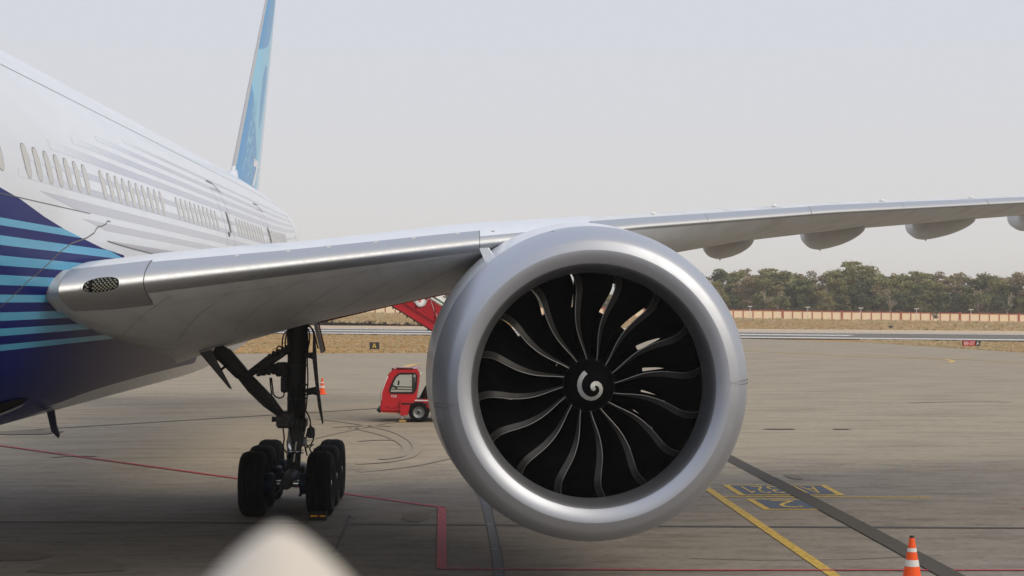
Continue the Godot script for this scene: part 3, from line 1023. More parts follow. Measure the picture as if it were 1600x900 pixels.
func engine(jet: Node, org: Vector3) -> void:
	var centre := Vector3(1.79, 3.18, -23.6)
	var here := org + centre
	# profiles: (radius, along the axis), the highlight of the lip at 0, backwards negative
	var in_shift := func(z: float) -> Vector2: return Vector2(0.008, -0.042) * clampf((-z - 0.2) / 1.05, 0.0, 1.6)
	var out_shift := func(z: float) -> Vector2: return Vector2(-0.075, 0.06) * smoothstep(1.05, 2.4, -z)
	var cowl := [Vector2(2.305, -1.05), Vector2(2.33, -1.5), Vector2(2.355, -2.1), Vector2(2.36, -2.6), Vector2(2.31, -3.4), Vector2(2.18, -4.4), Vector2(2.0, -5.4), Vector2(1.82, -6.2), Vector2(1.775, -6.22)]
	var e := put("engine", lathe(cowl, 96, out_shift, true), M.white, jet, here)
	# one polished lip: outside, round the front and in to the liner
	var lip := []
	for k in 24:
		lip.append(Vector2(1.93 + 0.375 * sqrt(maxf(0.0, 1.0 - pow(1.0 - (23 - k) / 23.0, 2.0))), -1.05 * (23 - k) / 23.0))
	var inner_tab := [[0.0, 0.0, 0.0], [0.1, 0.035, 0.003], [0.2, 0.075, 0.0125], [0.3, 0.115, 0.029], [0.4, 0.155, 0.053], [0.5, 0.19, 0.08], [0.6, 0.222, 0.125], [0.7, 0.25, 0.2], [0.8, 0.272, 0.32], [0.9, 0.287, 0.53], [1.0, 0.293, 0.8]]
	var inner := func(t: float) -> Vector2: return Vector2(1.93 - lerp_smooth(inner_tab, t, 1), -lerp_smooth(inner_tab, t, 2))
	for k in range(1, 17): lip.append(inner.call(0.52 * k / 16.0))
	put("intake_lip", lathe(lip, 160, null, true), M.lip, e)
	var lin := []
	for k in 15: lin.append(inner.call(lerpf(0.522, 1.0, k / 14.0)) + Vector2(0.002, 0))
	lin.append(Vector2(1.66, -1.0))
	put("intake_liner", lathe(lin, 128, in_shift, true), M.liner, e)
	put("fan_case", lathe([Vector2(1.664, -1.0), Vector2(1.71, -1.15), Vector2(1.715, -2.6), Vector2(1.72, -3.0), Vector2(1.76, -6.1)], 96, in_shift, true), M.duct, e)
	# seam rings of the lip
	var ring := []
	ring.append(inner.call(0.518) + Vector2(-0.002, 0.003)); ring.append(inner.call(0.532) + Vector2(-0.002, 0.003))
	put("lip_seam", lathe(ring, 128, in_shift, true), M.seam, e)
	# double rows of rivets where the lip's segments meet
	for side in [-1.0, 1.0]:
		var rv := st()
		var sm := st()
		var ang: float = deg_to_rad(1.2 if side > 0.0 else 187.4)
		var prev := Vector3.ZERO
		for k in 44:
			var f := k / 43.0
			var p := lip_point(f, ang, in_shift, out_shift)
			var q := lip_point(minf(f + 0.02, 1.0), ang, in_shift, out_shift)
			var tang := Vector3(-sin(ang), cos(ang), 0)
			for o in [-0.026, 0.026]:
				if k > 14: add_box(rv, p + tang * o, Vector3(0.009, 0.009, 0.009), Basis.IDENTITY, 0.003)
			if k > 0: quad(sm, prev - tang * 0.004, prev + tang * 0.004, p + tang * 0.004, p - tang * 0.004)
			prev = p
		put("lip_joint", done(sm), M.seam_soft, e)
		tag(put("rivets", done(rv), M.seam, e), "", "", "", "stuff")
	var spot := mat(col(110, 112, 116), 0.6)
	for q in [[0.35, 104.0, 0.035], [0.45, 48.0, 0.012], [0.5, 46.0, 0.009], [0.72, 33.0, 0.014], [0.7, 31.5, 0.01], [0.72, 30.0, 0.012], [0.6, 20.0, 0.012], [0.62, 18.0, 0.014], [0.61, 16.5, 0.01], [0.3, 165.0, 0.012], [0.33, 163.0, 0.009], [0.4, 220.0, 0.01], [0.55, 80.0, 0.008], [0.5, 300.0, 0.01], [0.3, 60.0, 0.008]]:
		var p := lip_point(q[0], deg_to_rad(q[1]), in_shift, out_shift)
		var nrm := (p - Vector3(0, 0, -0.9)).normalized()
		put("chip", box(p, Vector3(q[2], q[2] * 0.8, 0.006), Basis.looking_at(-nrm, Vector3.UP), 0.002), spot, e)
	# nacelle strake and pylon hump
	var sk := st()
	add_prism(sk, [at(749, 388, 25.2) - centre, at(762, 387, 25.2) - centre, at(772, 402, 25.2) - centre, at(766, 412, 25.2) - centre, at(758, 410, 25.2) - centre], Vector3(0.02, 0.0, -0.05))
	put("strake", done(sk), M.white, e)
	var hump := []
	for i in 13:
		var f := i / 12.0
		var row := PackedVector3Array()
		var w := 0.62 * pow(sin(PI * clampf(f * 0.5 + 0.02, 0, 1)), 0.6)
		var y := lerpf(2.16, 2.32, pow(f, 0.8))
		for k in 13:
			var a := PI * k / 12.0
			row.append(Vector3(0.05 - cos(a) * w, y - 0.25 + 0.33 * pow(sin(a), 0.8), -1.75 - 4.6 * f))
		hump.append(row)
	put("pylon", skin(hump, false, true), M.white, e)
	# fan
	var fc: Vector2 = in_shift.call(-1.25)
	var hub := Vector3(fc.x, fc.y, 0)
	var cone := [Vector2(0.0, -0.60), Vector2(0.03, -0.605), Vector2(0.12, -0.70), Vector2(0.24, -0.86), Vector2(0.34, -1.05), Vector2(0.375, -1.16), Vector2(0.40, -1.30), Vector2(0.46, -1.9), Vector2(0.5, -2.1)]
	var sp := put("spinner", lathe(cone, 48), M.black, e, hub)
	var cs := func(p: Vector2) -> Vector3:
		var r := p.length()
		for i in cone.size() - 1:
			if r <= cone[i + 1].x:
				return Vector3(p.x, p.y, lerpf(cone[i].y, cone[i + 1].y, (r - cone[i].x) / maxf(cone[i + 1].x - cone[i].x, 1e-5)) + 0.008)
		return Vector3(p.x, p.y, -1.1)
	var path := [[367, 200, 38], [318, 245, 37], [278, 305, 36], [254, 365, 36], [247, 440, 36], [262, 520, 37], [308, 592, 37], [376, 646, 37], [455, 668, 36], [530, 652, 35], [590, 608, 34], [626, 548, 34], [630, 482, 35], [605, 425, 36], [560, 391, 38], [510, 388, 38], [474, 412, 37], [463, 446, 36], [474, 474, 36], [490, 486, 30]]
	var fine := []
	for i in path.size() - 1:
		for k in 4:
			var f := k / 4.0
			fine.append([lerpf(path[i][0], path[i + 1][0], f), lerpf(path[i][1], path[i + 1][1], f), lerpf(path[i][2], path[i + 1][2], f)])
	fine.append(path[-1])
	var rows := []
	var kk := 0.000825
	for i in fine.size():
		var c := Vector2(fine[i][0] - 450.0, 450.0 - fine[i][1]) * kk
		var a: Array = fine[mini(i + 1, fine.size() - 1)]
		var b: Array = fine[maxi(i - 1, 0)]
		var t := Vector2(a[0] - b[0], b[1] - a[1]).normalized()
		var n := Vector2(-t.y, t.x) * float(fine[i][2]) * kk
		var row := PackedVector3Array()
		for j in 5: row.append(cs.call(c + n * (j / 2.0 - 1.0)))
		rows.append(row)
	put("swirl_mark", skin(rows), M.swirl, e, hub)
	var ca := Vector2(488 - 450.0, 450.0 - 482) * kk
	var cap := st()
	for k in 20:
		var a0 := TAU * k / 20
		var a1 := TAU * (k + 1) / 20
		tri(cap, cs.call(ca) + Vector3(0, 0, 0.002), cs.call(ca + Vector2(cos(a0), sin(a0)) * 0.03) + Vector3(0, 0, 0.002), cs.call(ca + Vector2(cos(a1), sin(a1)) * 0.03) + Vector3(0, 0, 0.002))
	put("swirl_dot", done(cap), M.swirl, e, hub)
	var bl := fan_blade()
	for k in 16:
		var b := put_fast("fan_blade", k, bl, null, e, hub)
		b.rotation.z = deg_to_rad(161.8 + 22.5 * k)
	# bolts round the hub
	var bolts := st()
	for k in 32:
		var a := TAU * k / 32
		add_box(bolts, Vector3(cos(a) * 0.385, sin(a) * 0.385, -1.15), Vector3(0.018, 0.018, 0.02), Basis.IDENTITY, 0.004)
	tag(put("hub_bolts", done(bolts), M.gear_dark, e, hub), "", "", "", "stuff")
	# outlet vanes and the core behind the fan
	var vane := st()
	var vr := []
	for i in 6:
		var r := lerpf(0.85, 1.72, i / 5.0)
		vr.append(PackedVector3Array([Vector3(r, 0.03, -2.25), Vector3(r, -0.03, -2.45), Vector3(r, -0.045, -2.7)]))
	var vm := skin(vr)
	for k in 18:
		var o := put_fast("outlet_vane", k, vm, M.duct, e, hub)
		o.rotation.z = TAU * (k + 0.4) / 18
	put("core", lathe([Vector2(0.5, -1.95), Vector2(0.78, -2.05), Vector2(0.95, -2.8), Vector2(1.08, -3.8), Vector2(1.12, -4.6), Vector2(1.0, -5.6), Vector2(0.86, -7.0), Vector2(0.8, -7.6), Vector2(0.5, -7.6), Vector2(0.1, -8.6)], 48, null, true), M.duct, e, hub * 0.5)
	var br := st()
	for q in [[88.0, 0.16], [268.0, 0.14], [20.0, 0.05], [150.0, 0.05], [205.0, 0.05], [335.0, 0.05]]:
		var a := deg_to_rad(q[0])
		add_box(br, Vector3(cos(a), sin(a), 0) * 1.35 + Vector3(0, 0, -3.6), Vector3(0.95, q[1], 1.3), Basis(Vector3(0, 0, 1), a))
	put("bypass_strut", done(br, true), M.duct, e, hub * 0.5)
	# drain mast scuffs on the underside of the lip
	put("drain_slot", box(lip_point(0.12, deg_to_rad(256.0), in_shift, out_shift), Vector3(0.16, 0.012, 0.02), Basis(Vector3(0, 0, 1), deg_to_rad(-14))), cap_mat(), e)

func cap_mat() -> Material: return M.white_paint

func lip_point(f: float, ang: float, _a: Callable, _b: Callable) -> Vector3:
	# f 0 at the cowl joint, 1 at the highlight
	var t := 1.0 - f
	var r := 1.93 + 0.375 * sqrt(maxf(0.0, 1.0 - pow(1.0 - t, 2.0))) + 0.002
	return Vector3(cos(ang) * r, sin(ang) * r, -1.05 * t + 0.002)

func fan_blade() -> ArrayMesh:
	var le := [[0.36, 0.0], [0.45, 2.2], [0.6, 5.4], [0.72, 7.0], [0.83, 7.6], [0.95, 7.3], [1.08, 6.4], [1.2, 5.1], [1.32, 3.8], [1.42, 3.0], [1.5, 2.8], [1.58, 3.2], [1.64, 3.8], [1.69, 4.5]]
	var spread := [[0.36, 13.0, 0.42], [0.7, 17.5, 0.44], [1.0, 19.9, 0.42], [1.2, 20.8, 0.38], [1.4, 21.7, 0.34], [1.69, 22.4, 0.28]]
	var zle := [[0.36, -1.2], [0.7, -1.18], [1.1, -1.16], [1.4, -1.2], [1.69, -1.3]]
	var band := [[0.36, 0.022], [0.7, 0.05], [1.0, 0.075], [1.3, 0.09], [1.69, 0.105]]
	var pt := func(r: float, c: float) -> Vector3:
		# c metres from the leading edge measured round the circle, or a share of the chord above 1
		var a0 := lerp_smooth(le, r, 1)
		var total := deg_to_rad(lerp_table(spread, r, 1)) * r
		var s := clampf(c / total, 0.0, 1.0)
		var ax := lerp_table(spread, r, 2)
		var ang := deg_to_rad(a0) - c / r * (1.0 - 0.0 * s)
		var z := lerp_table(zle, r, 1) - ax * (0.35 * s + 0.65 * s * s) - 0.05 * sqrt(s)
		return Vector3(cos(ang) * r, sin(ang) * r, z)
	var body := []
	var edge := []
	var nose := []
	for i in 41:
		var r := lerpf(0.37, 1.685, i / 40.0)
		var total := deg_to_rad(lerp_table(spread, r, 1)) * r
		var b := lerp_table(band, r, 1)
		var row := PackedVector3Array()
		for k in 13: row.append(pt.call(r, lerpf(b, total, k / 12.0)))
		body.append(row)
		var er := PackedVector3Array()
		for k in 5: er.append(pt.call(r, b * k / 4.0) + Vector3(0, 0, 0.004))
		edge.append(er)
		nose.append(pt.call(r, 0.0))
	var m := skin(body)
	var m2 := skin(edge)
	var s := st()
	s.append_from(m2, 0, Transform3D.IDENTITY)
	var out := ArrayMesh.new()
	out.add_surface_from_arrays(Mesh.PRIMITIVE_TRIANGLES, m.surface_get_arrays(0))
	out.surface_set_material(0, M.blade)
	s.commit(out)
	out.surface_set_material(1, M.blade_edge)
	var tubes := skin(tube_rows(nose, nose.map(func(_p): return 0.006), 8), true)
	out.add_surface_from_arrays(Mesh.PRIMITIVE_TRIANGLES, tubes.surface_get_arrays(0))
	out.surface_set_material(2, M.nose)
	return out

func lerp_smooth(t: Array, x: float, k: int) -> float:
	for i in t.size() - 1:
		if x <= t[i + 1][0] or i == t.size() - 2:
			var f := clampf((x - t[i][0]) / (t[i + 1][0] - t[i][0]), 0.0, 1.0)
			return cubic_interpolate(t[i][k], t[i + 1][k], t[maxi(i - 1, 0)][k], t[mini(i + 2, t.size() - 1)][k], f)
	return t[-1][k]

# ================================================================ main landing gear
func gear(jet: Node, org: Vector3) -> void:
	var d := 35.7
	var g := put("landing_gear", tube([at(465, 496, d), at(464.5, 520, d), at(464, 560, d), at(463.5, 600, d), at(463, 650, d)], [0.235, 0.225, 0.2, 0.195, 0.195], 24), M.gear_dark, jet, org)
	for y in [546, 571, 601, 622]:
		put("collar", tube([at(464, y - 1.3, d), at(464, y + 1.3, d)], 0.215, 24), M.gear, g)
	put("trunnion", box(at(448, 655, d - 0.05), Vector3(0.42, 0.36, 0.4), Basis.IDENTITY, 0.05), M.gear, g)
	put("trunnion_pin", tube([at(425, 655, d - 0.1), at(436, 655, d - 0.1)], [0.06, 0.05], 12), M.gear_dark, g)
	put("trunnion", box(at(464, 660, d), Vector3(0.44, 0.3, 0.46), Basis.IDENTITY, 0.08), M.gear, g)
	put("piston", tube([at(462, 664, d), at(459, 706, d), at(457, 748, d)], [0.15, 0.14, 0.15], 20), M.chrome, g)
	put("torque_link", prism([at(452, 668, d - 0.25), at(478, 668, d - 0.25), at(470, 706, d - 0.5), at(456, 706, d - 0.5)], Vector3(0, 0, -0.06)), M.gear, g)
	put("torque_link", prism([at(456, 706, d - 0.5), at(470, 706, d - 0.5), at(468, 752, d - 0.25), at(446, 752, d - 0.25)], Vector3(0, 0, -0.06)), M.gear, g)
	put("torque_pin", tube([at(452, 706, d - 0.52), at(474, 706, d - 0.52)], 0.04, 10), M.chrome, g)
	put("reflector_strip", prism([at(450, 672, d - 0.3), at(452.5, 672, d - 0.3), at(449, 716, d - 0.45), at(447, 716, d - 0.45)], Vector3(0, 0, -0.02)), M.chrome, g)
	put("reflector_strip", prism([at(462, 690, d - 0.52), at(464, 690, d - 0.52), at(460, 722, d - 0.52), at(458, 722, d - 0.52)], Vector3(0, 0, -0.02)), M.chrome, g)
	# side brace in two pieces with its locking link
	put("side_brace", tube([at(336, 546, d - 0.2), at(352, 556, d - 0.2), at(376, 582, d - 0.2), at(386, 590, d - 0.2)], [0.15, 0.18, 0.16, 0.12], 10), M.gear_dark, g)
	put("side_brace", tube([at(380, 586, d - 0.2), at(396, 604, d - 0.2), at(420, 628, d - 0.2), at(440, 648, d - 0.2)], [0.14, 0.16, 0.15, 0.08], 10), M.gear_dark, g)
	put("brace_tube", tube([at(394, 592, d - 0.45), at(420, 618, d - 0.45), at(437, 642, d - 0.42)], 0.045, 8), M.gear, g)
	put("locking_link", tube([at(384, 588, d - 0.4), at(420, 564, d - 0.4), at(452, 545, d - 0.3)], [0.07, 0.11, 0.07], 8), M.gear, g)
	put("actuator", tube([at(404, 580, d - 0.1), at(446, 572, d)], 0.1, 10), M.gear_dark, g)
	for k in 5:
		put("fitting", tube([at(404 + 8 * k, 580 - 1.2 * k, d - 0.2), at(404 + 8 * k, 588 - 1.0 * k, d - 0.2)], 0.045, 8), M.gear_dark, g)
	for k in 4:
		put("fitting", tube([at(428 + 7 * k, 557 - 3 * k, d - 0.4), at(430 + 7 * k, 549 - 3 * k, d - 0.4)], 0.06, 8), M.gear_dark, g)
	put("valve_box", box(at(441, 577, d), Vector3(0.26, 0.3, 0.3), Basis.IDENTITY, 0.03), M.gear_dark, g)
	put("valve_box", box(at(445, 600, d), Vector3(0.16, 0.36, 0.25), Basis.IDENTITY, 0.04), M.gear_dark, g)
	put("valve_box", box(at(486, 676, d), Vector3(0.16, 0.22, 0.2), Basis.IDENTITY, 0.03), M.gear, g)
	put("valve_box", box(at(475, 690, d - 0.3), Vector3(0.13, 0.2, 0.13), Basis.IDENTITY, 0.04), M.rim, g)
	# hydraulic and electric lines
	var hoses := [
		[[450, 516], [443, 524], [441, 540], [446, 552]], [[454, 514], [447, 524], [446, 545], [452, 555]],
		[[479, 512], [481, 530], [480, 560], [481, 590], [480, 618], [478, 640]], [[482, 514], [484, 528], [481, 548], [483, 556]],
		[[422, 590], [423, 604], [425, 618]], [[424, 590], [426, 606], [428, 617], [436, 622], [443, 619], [444, 612]],
		[[459, 604], [458, 622], [461, 640], [460, 660], [461, 690]], [[466, 600], [466, 640], [468, 664], [470, 690]],
		[[477, 640], [483, 652], [485, 664], [480, 676], [478, 690], [482, 700]], [[484, 664], [490, 672], [490, 684], [486, 694], [478, 700], [480, 712]],
		[[474, 646], [476, 660], [474, 680], [478, 706]], [[432, 551], [433, 543], [438, 541], [441, 546]], [[420, 560], [419, 555], [423, 554], [425, 558]],
		[[455, 667], [449, 690], [450, 706]], [[442, 668], [444, 684], [443, 700], [452, 712]], [[492, 700], [488, 708], [484, 700], [490, 694]],
		[[455, 512], [470, 508], [488, 514], [497, 545]], [[470, 507], [485, 510], [494, 534]],
	]
	for q in hoses:
		var pts := []
		for i in q.size() - 1:
			for k in 5:
				var f := k / 5.0
				pts.append(at(cubic_interpolate(q[i][0], q[i + 1][0], q[maxi(i - 1, 0)][0], q[mini(i + 2, q.size() - 1)][0], f), cubic_interpolate(q[i][1], q[i + 1][1], q[maxi(i - 1, 0)][1], q[mini(i + 2, q.size() - 1)][1], f), d - 0.28))
		pts.append(at(q[-1][0], q[-1][1], d - 0.28))
		put("hose", tube(pts, 0.017, 6), M.hose, g)
	# doors
	put("inner_door", prism([at(311, 551, d - 0.4), at(331, 546, d - 0.4), at(340, 565, d - 0.4), at(363, 608, d - 0.4), at(358, 607, d - 0.4)], Vector3(-0.038, -0.008, -0.25)), M.door_grey, g)
	put("door_rod", tube([at(345, 578, d - 0.4), at(354, 571, d - 0.3)], 0.03, 8), M.hose, g)
	put("upper_door", prism([at(490, 506, d - 0.6), at(496, 504, d - 0.6), at(507, 550, d - 0.6), at(501, 552, d - 0.6)], Vector3(-0.080, -0.027, -0.90)), M.door_edge, g)
	put("upper_door_back", prism([at(496.2, 503, d - 0.6), at(499, 505, d - 0.6), at(509, 547, d - 0.6), at(507.2, 550, d - 0.6)], Vector3(-0.078, -0.027, -0.90)), mat(col(120, 60, 62), 0.6), g)
	put("strut_door", prism([at(489, 522, d - 0.6), at(492, 518, d - 0.6), at(494, 545, d - 0.6), at(498, 600, d - 0.6), at(505.5, 660, d - 0.6), at(503.5, 664, d - 0.6), at(497, 636, d - 0.6), at(493, 604, d - 0.6), at(488, 562, d - 0.6)], Vector3(-0.097, -0.033, -1.10)), M.gear, g)
	for y in [557, 612]:
		put("door_bracket", prism([at(476, y - 4, d - 0.3), at(494, y - 8, d - 0.3), at(495, y + 6, d - 0.3), at(476, y + 1, d - 0.3)], Vector3(0, 0, -0.06)), M.gear_dark, g)
	put("door_rod", tube([at(476, 617, d - 0.3), at(494, 614, d - 0.3)], 0.02, 8), M.gear, g)
	# wheel bay shadow gap in the wing: its shade put in as a near-black block
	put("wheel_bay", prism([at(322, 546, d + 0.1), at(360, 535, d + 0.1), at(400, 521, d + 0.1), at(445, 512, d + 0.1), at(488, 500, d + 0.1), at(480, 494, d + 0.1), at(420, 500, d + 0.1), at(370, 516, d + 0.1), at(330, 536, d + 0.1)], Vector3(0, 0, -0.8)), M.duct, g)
	# bogie: beam, three axles, six wheels
	var cx := -3.66
	put("bogie_beam", tube([Vector3(cx, 0.68, -34.0), Vector3(cx, 0.7, -35.0), Vector3(cx, 0.7, -36.4), Vector3(cx, 0.68, -37.4)], [0.12, 0.17, 0.17, 0.12], 14), M.gear_dark, g)
	put("pivot", tube([Vector3(cx - 0.2, 0.72, -35.72), Vector3(cx + 0.2, 0.72, -35.72)], 0.2, 14), M.gear, g)
	var prof := [[0.30, -0.17], [0.36, -0.205], [0.46, -0.25], [0.56, -0.255], [0.62, -0.22], [0.652, -0.15], [0.66, -0.1]]
	for gr in [-0.1, 0.0, 0.1]:
		prof.append_array([[0.66, gr - 0.012], [0.648, gr - 0.008], [0.648, gr + 0.008], [0.66, gr + 0.012]])
	prof.append_array([[0.66, 0.1], [0.652, 0.15], [0.62, 0.22], [0.56, 0.255], [0.46, 0.25], [0.36, 0.205], [0.30, 0.17]])
	var pv := []
	for q in prof: pv.append(Vector2(q[0], q[1]))
	var ty := lathe(pv, 56)
	var rm := lathe([Vector2(0.0, 0.06), Vector2(0.07, 0.08), Vector2(0.1, 0.05), Vector2(0.14, 0.02), Vector2(0.2, 0.04), Vector2(0.25, 0.12), Vector2(0.29, 0.17), Vector2(0.31, 0.175), Vector2(0.32, 0.15), Vector2(0.30, -0.1), Vector2(0.31, -0.175), Vector2(0.27, -0.16), Vector2(0.24, -0.1), Vector2(0.1, -0.08), Vector2(0.0, -0.08)], 32)
	var brk := lathe([Vector2(0.0, -0.2), Vector2(0.2, -0.2), Vector2(0.22, -0.17), Vector2(0.22, 0.05), Vector2(0.0, 0.05)], 20)
	var n := 0
	for ax in [34.27, 35.72, 37.17]:
		put("axle", tube([Vector3(cx - 0.9, 0.66, -ax), Vector3(cx + 0.9, 0.66, -ax)], 0.07, 12), M.chrome, g)
		for side in [-1.0, 1.0]:
			var w := Vector3(cx + side * 0.68, 0.66, -ax)
			var t := put_fast("tyre", n, ty, M.tyre, g, w)
			t.rotation.y = PI / 2 * side
			t = put_fast("wheel_rim", n, rm, M.rim, g, w)
			t.rotation.y = PI / 2 * side
			t = put_fast("brake", n, brk, M.brake_blue, g, w - Vector3(side * 0.22, 0, 0))
			t.rotation.y = PI / 2 * side
			n += 1
	put("brake_rod", tube([Vector3(cx - 0.25, 0.42, -34.3), Vector3(cx - 0.25, 0.42, -37.0)], 0.03, 8), M.gear, g)
	put("brake_rod", tube([Vector3(cx + 0.25, 0.42, -34.3), Vector3(cx + 0.25, 0.42, -37.0)], 0.03, 8), M.gear, g)

# ================================================================ stair truck behind the wing
func plane(pts: Array, d: float) -> Array:
	var out := []
	for p in pts: out.append(at(p[0], p[1], d))
	return out

func cut_panel(outline: Array, hole: Array, d: float, thick: float) -> ArrayMesh:
	# a side panel with an opening: join outline and hole by a slit
	var o := outline.duplicate()
	var bi := 0
	var bj := 0
	var best := 1e9
	for i in outline.size():
		for j in hole.size():
			var l: float = Vector2(outline[i][0], outline[i][1]).distance_to(Vector2(hole[j][0], hole[j][1]))
			if l < best:
				best = l; bi = i; bj = j
	var ring := []
	for k in outline.size() + 1: ring.append(outline[(bi + k) % outline.size()])
	for k in hole.size() + 1: ring.append(hole[posmod(bj - k, hole.size())])
	ring[outline.size()] = [ring[outline.size()][0] + 0.02, ring[outline.size()][1] + 0.02]
	ring[-1] = [ring[-1][0] + 0.02, ring[-1][1] + 0.02]
	return prism(plane(ring, d), Vector3(0, 0, -thick))

func stair_truck() -> void:
	var d := 60.4
	var t := base("stair_truck", Vector3(at(640, 660, d).x, 0, -d - 1.0))
	tag(t, "red stair truck with cab and rising stairs, half hidden by the engine", "truck")
	var o := -t.position
	var cab := [[596.5, 644.5], [595.4, 630], [595.2, 624], [596.6, 612], [608, 584.5], [613, 579.5], [617.5, 577], [622, 576.2], [646, 576.2], [651, 577.3], [654.5, 580], [656, 584.5], [655, 596], [653, 610], [650.5, 625], [650, 644.5]]
	var hole := [[624, 583.8], [649, 583.8], [651, 587], [649.6, 607], [646.5, 613.7], [610.6, 613.7], [609.0, 610], [613, 599], [618, 589]]
	var near := put("cab", cut_panel(cab, hole, d, 0.06), M.red, t, o)
	put("cab_side", cut_panel(cab, hole, d + 1.9, 0.06), M.red, t, o)
	var skinz := func(called: String, a: Array, b: Array, m: Material, dd := 1.9) -> void:
		var p := at(a[0], a[1], d)
		var q := at(b[0], b[1], d)
		put(called, prism([p, q, q + Vector3(0, 0, -dd), p + Vector3(0, 0, -dd)], (q - p).cross(Vector3(0, 0, -1)).normalized() * 0.03), m, t, o)
	skinz.call("roof", [616, 577.6], [653, 577.6], M.red)
	skinz.call("roof_front", [608, 584.5], [616, 577.6], M.red)
	skinz.call("windscreen", [596.8, 612], [608, 584.5], M.glass)
	skinz.call("cab_front", [596, 644], [596.2, 612], M.red)
	skinz.call("cab_back", [656, 585], [650.5, 625], M.glass)
	skinz.call("cab_floor", [597, 643], [650, 643], M.red_dark)
	put("window_seal", tube(plane(hole + [hole[0]], d), 0.035, 8), M.rubber, t, o)
	put("side_window", prism(plane(hole, d + 0.03), Vector3(0, 0, -0.006)), M.glass, t, o)
	put("window_bar", tube(plane([[611, 604], [650, 605]], d), 0.02, 6), M.rubber, t, o)
	put("window_bar", tube(plane([[610, 608], [649, 609]], d), 0.018, 6), M.rubber, t, o)
	put("window_bar", tube(plane([[645, 584], [645, 606]], d), 0.03, 6), M.rubber, t, o)
	put("steering_wheel", tube(plane([[612, 601], [615, 603], [618, 606], [621, 607]], d + 0.6), 0.035, 6), M.rubber, t, o)
	put("seat", prism(plane([[645, 590], [648, 590], [648, 620], [632, 620], [632, 615], [643, 614]], d + 0.5), Vector3(0, 0, -0.5)), M.rubber, t, o)
	put("mirror", box(at(623, 597, d - 0.12), Vector3(0.06, 0.12, 0.05), Basis.IDENTITY, 0.015), M.rubber, t, o)
	put("mirror", box(at(622.5, 600.5, d - 0.12), Vector3(0.07, 0.06, 0.05), Basis.IDENTITY, 0.015), M.rubber, t, o)
	put("lamp", box(at(614, 577, d + 0.2), Vector3(0.1, 0.08, 0.12), Basis.IDENTITY, 0.02), M.rubber, t, o)
	put("beacon_rail", tube(plane([[619, 575.6], [645, 575.8]], d + 0.2), 0.03, 6), M.rubber, t, o)
	put("door_line", tube(plane([[602, 635], [610, 637.5], [620, 637], [624, 632], [626.5, 627]], d - 0.004), 0.012, 6), M.red_dark, t, o)
	put("front_trim", tube(plane([[596, 626], [596.4, 612.5], [602, 598], [606, 588]], d - 0.01), 0.018, 6), M.reflective, t, o)
	put("bumper", box(at(594, 638, d + 0.9), Vector3(0.16, 0.1, 1.9), Basis.IDENTITY, 0.03), M.rubber, t, o)
	put("bumper", box(at(595, 641, d + 0.9), Vector3(0.1, 0.07, 1.8), Basis.IDENTITY, 0.03), M.rubber, t, o)
	# letters on the door
	var tx := TextMesh.new()
	tx.text = "TLD"
	tx.font = SystemFont.new()
	tx.font.font_names = PackedStringArray(["Droid Sans"])
	tx.font.font_weight = 700
	tx.font_size = 32
	tx.depth = 0.0
	var bb := tx.get_aabb()
	tx.pixel_size *= 0.20 / bb.size.x
	put("lettering", tx, M.reflective, t, o + at(615.3, 618.4, d) + Vector3(0, -0.012, 0.012))
	# chassis and bed
	put("bed", prism(plane([[625.5, 624.8], [760, 625.5], [846, 626], [846, 638], [668, 638], [666, 632], [660, 628], [648, 628], [641, 633], [637, 649], [625.5, 649]], d - 0.1), Vector3(0, 0, -2.2)), M.red, t, o)
	put("bed_slot", prism(plane([[627.5, 629.6], [676, 630.2], [676, 632], [627.5, 632]], d - 0.115), Vector3(0, 0, -0.01)), M.rubber, t, o)
	put("bed_top", prism(plane([[648, 624.9], [700, 625.3], [700, 627], [648, 626.6]], d - 0.115), Vector3(0, 0, -0.012)), M.reflective, t, o)
	put("sill", prism(plane([[596.5, 644.2], [625, 645.5], [625, 648], [597, 645.8]], d - 0.02), Vector3(0, 0, -1.8)), mat(col(176, 158, 130), 0.6), t, o)
	put("mudguard", prism(plane([[668, 634], [700, 634], [700, 642], [674, 645]], d - 0.1), Vector3(0, 0, -2.2)), M.red_dark, t, o)
	for q in [[654.5, 643.6, 0.0], [654.5, 643.6, 1.85], [826, 643.6, 0.0], [826, 643.6, 1.85]]:
		var c := at(q[0], q[1], d)
		c = Vector3(c.x, 0.37, -d - q[2])
		var w := put("wheel", lathe([Vector2(0.2, 0.13), Vector2(0.24, 0.14), Vector2(0.33, 0.13), Vector2(0.365, 0.09), Vector2(0.37, 0.0), Vector2(0.365, -0.09), Vector2(0.33, -0.13), Vector2(0.2, -0.13)], 32), M.tyre, t, o + c)
		put("wheel_rim", lathe([Vector2(0.0, 0.10), Vector2(0.06, 0.10), Vector2(0.07, 0.06), Vector2(0.12, 0.05), Vector2(0.18, 0.09), Vector2(0.21, 0.135), Vector2(0.225, 0.13), Vector2(0.21, -0.1)], 24), M.rim, w)
		put("hub_cap", lathe([Vector2(0.0, 0.125), Vector2(0.05, 0.12), Vector2(0.055, 0.08)], 16), M.rubber, w)
	for x in [629.0, 838.0]:
		var jack := put("stabiliser_jack", tube([at(x, 648, d + 0.1), at(x, 655, d + 0.1)], 0.06, 10), M.reflective, t, o)
		var fp := at(x, 657, d + 0.1)
		put("jack_foot", box(Vector3(fp.x, 0.04, fp.z), Vector3(0.26, 0.07, 0.26), Basis.IDENTITY, 0.02), M.yellow_far, jack)
	put("lifting_arm", tube(plane([[658, 624], [668, 607], [690, 585], [712, 560]], d + 0.6), [0.09, 0.12, 0.1, 0.08], 8), M.rubber, t, o)
	put("lifting_arm", tube(plane([[664, 625], [673, 612], [700, 590]], d + 0.9), [0.12, 0.12, 0.1], 8), M.rubber, t, o)
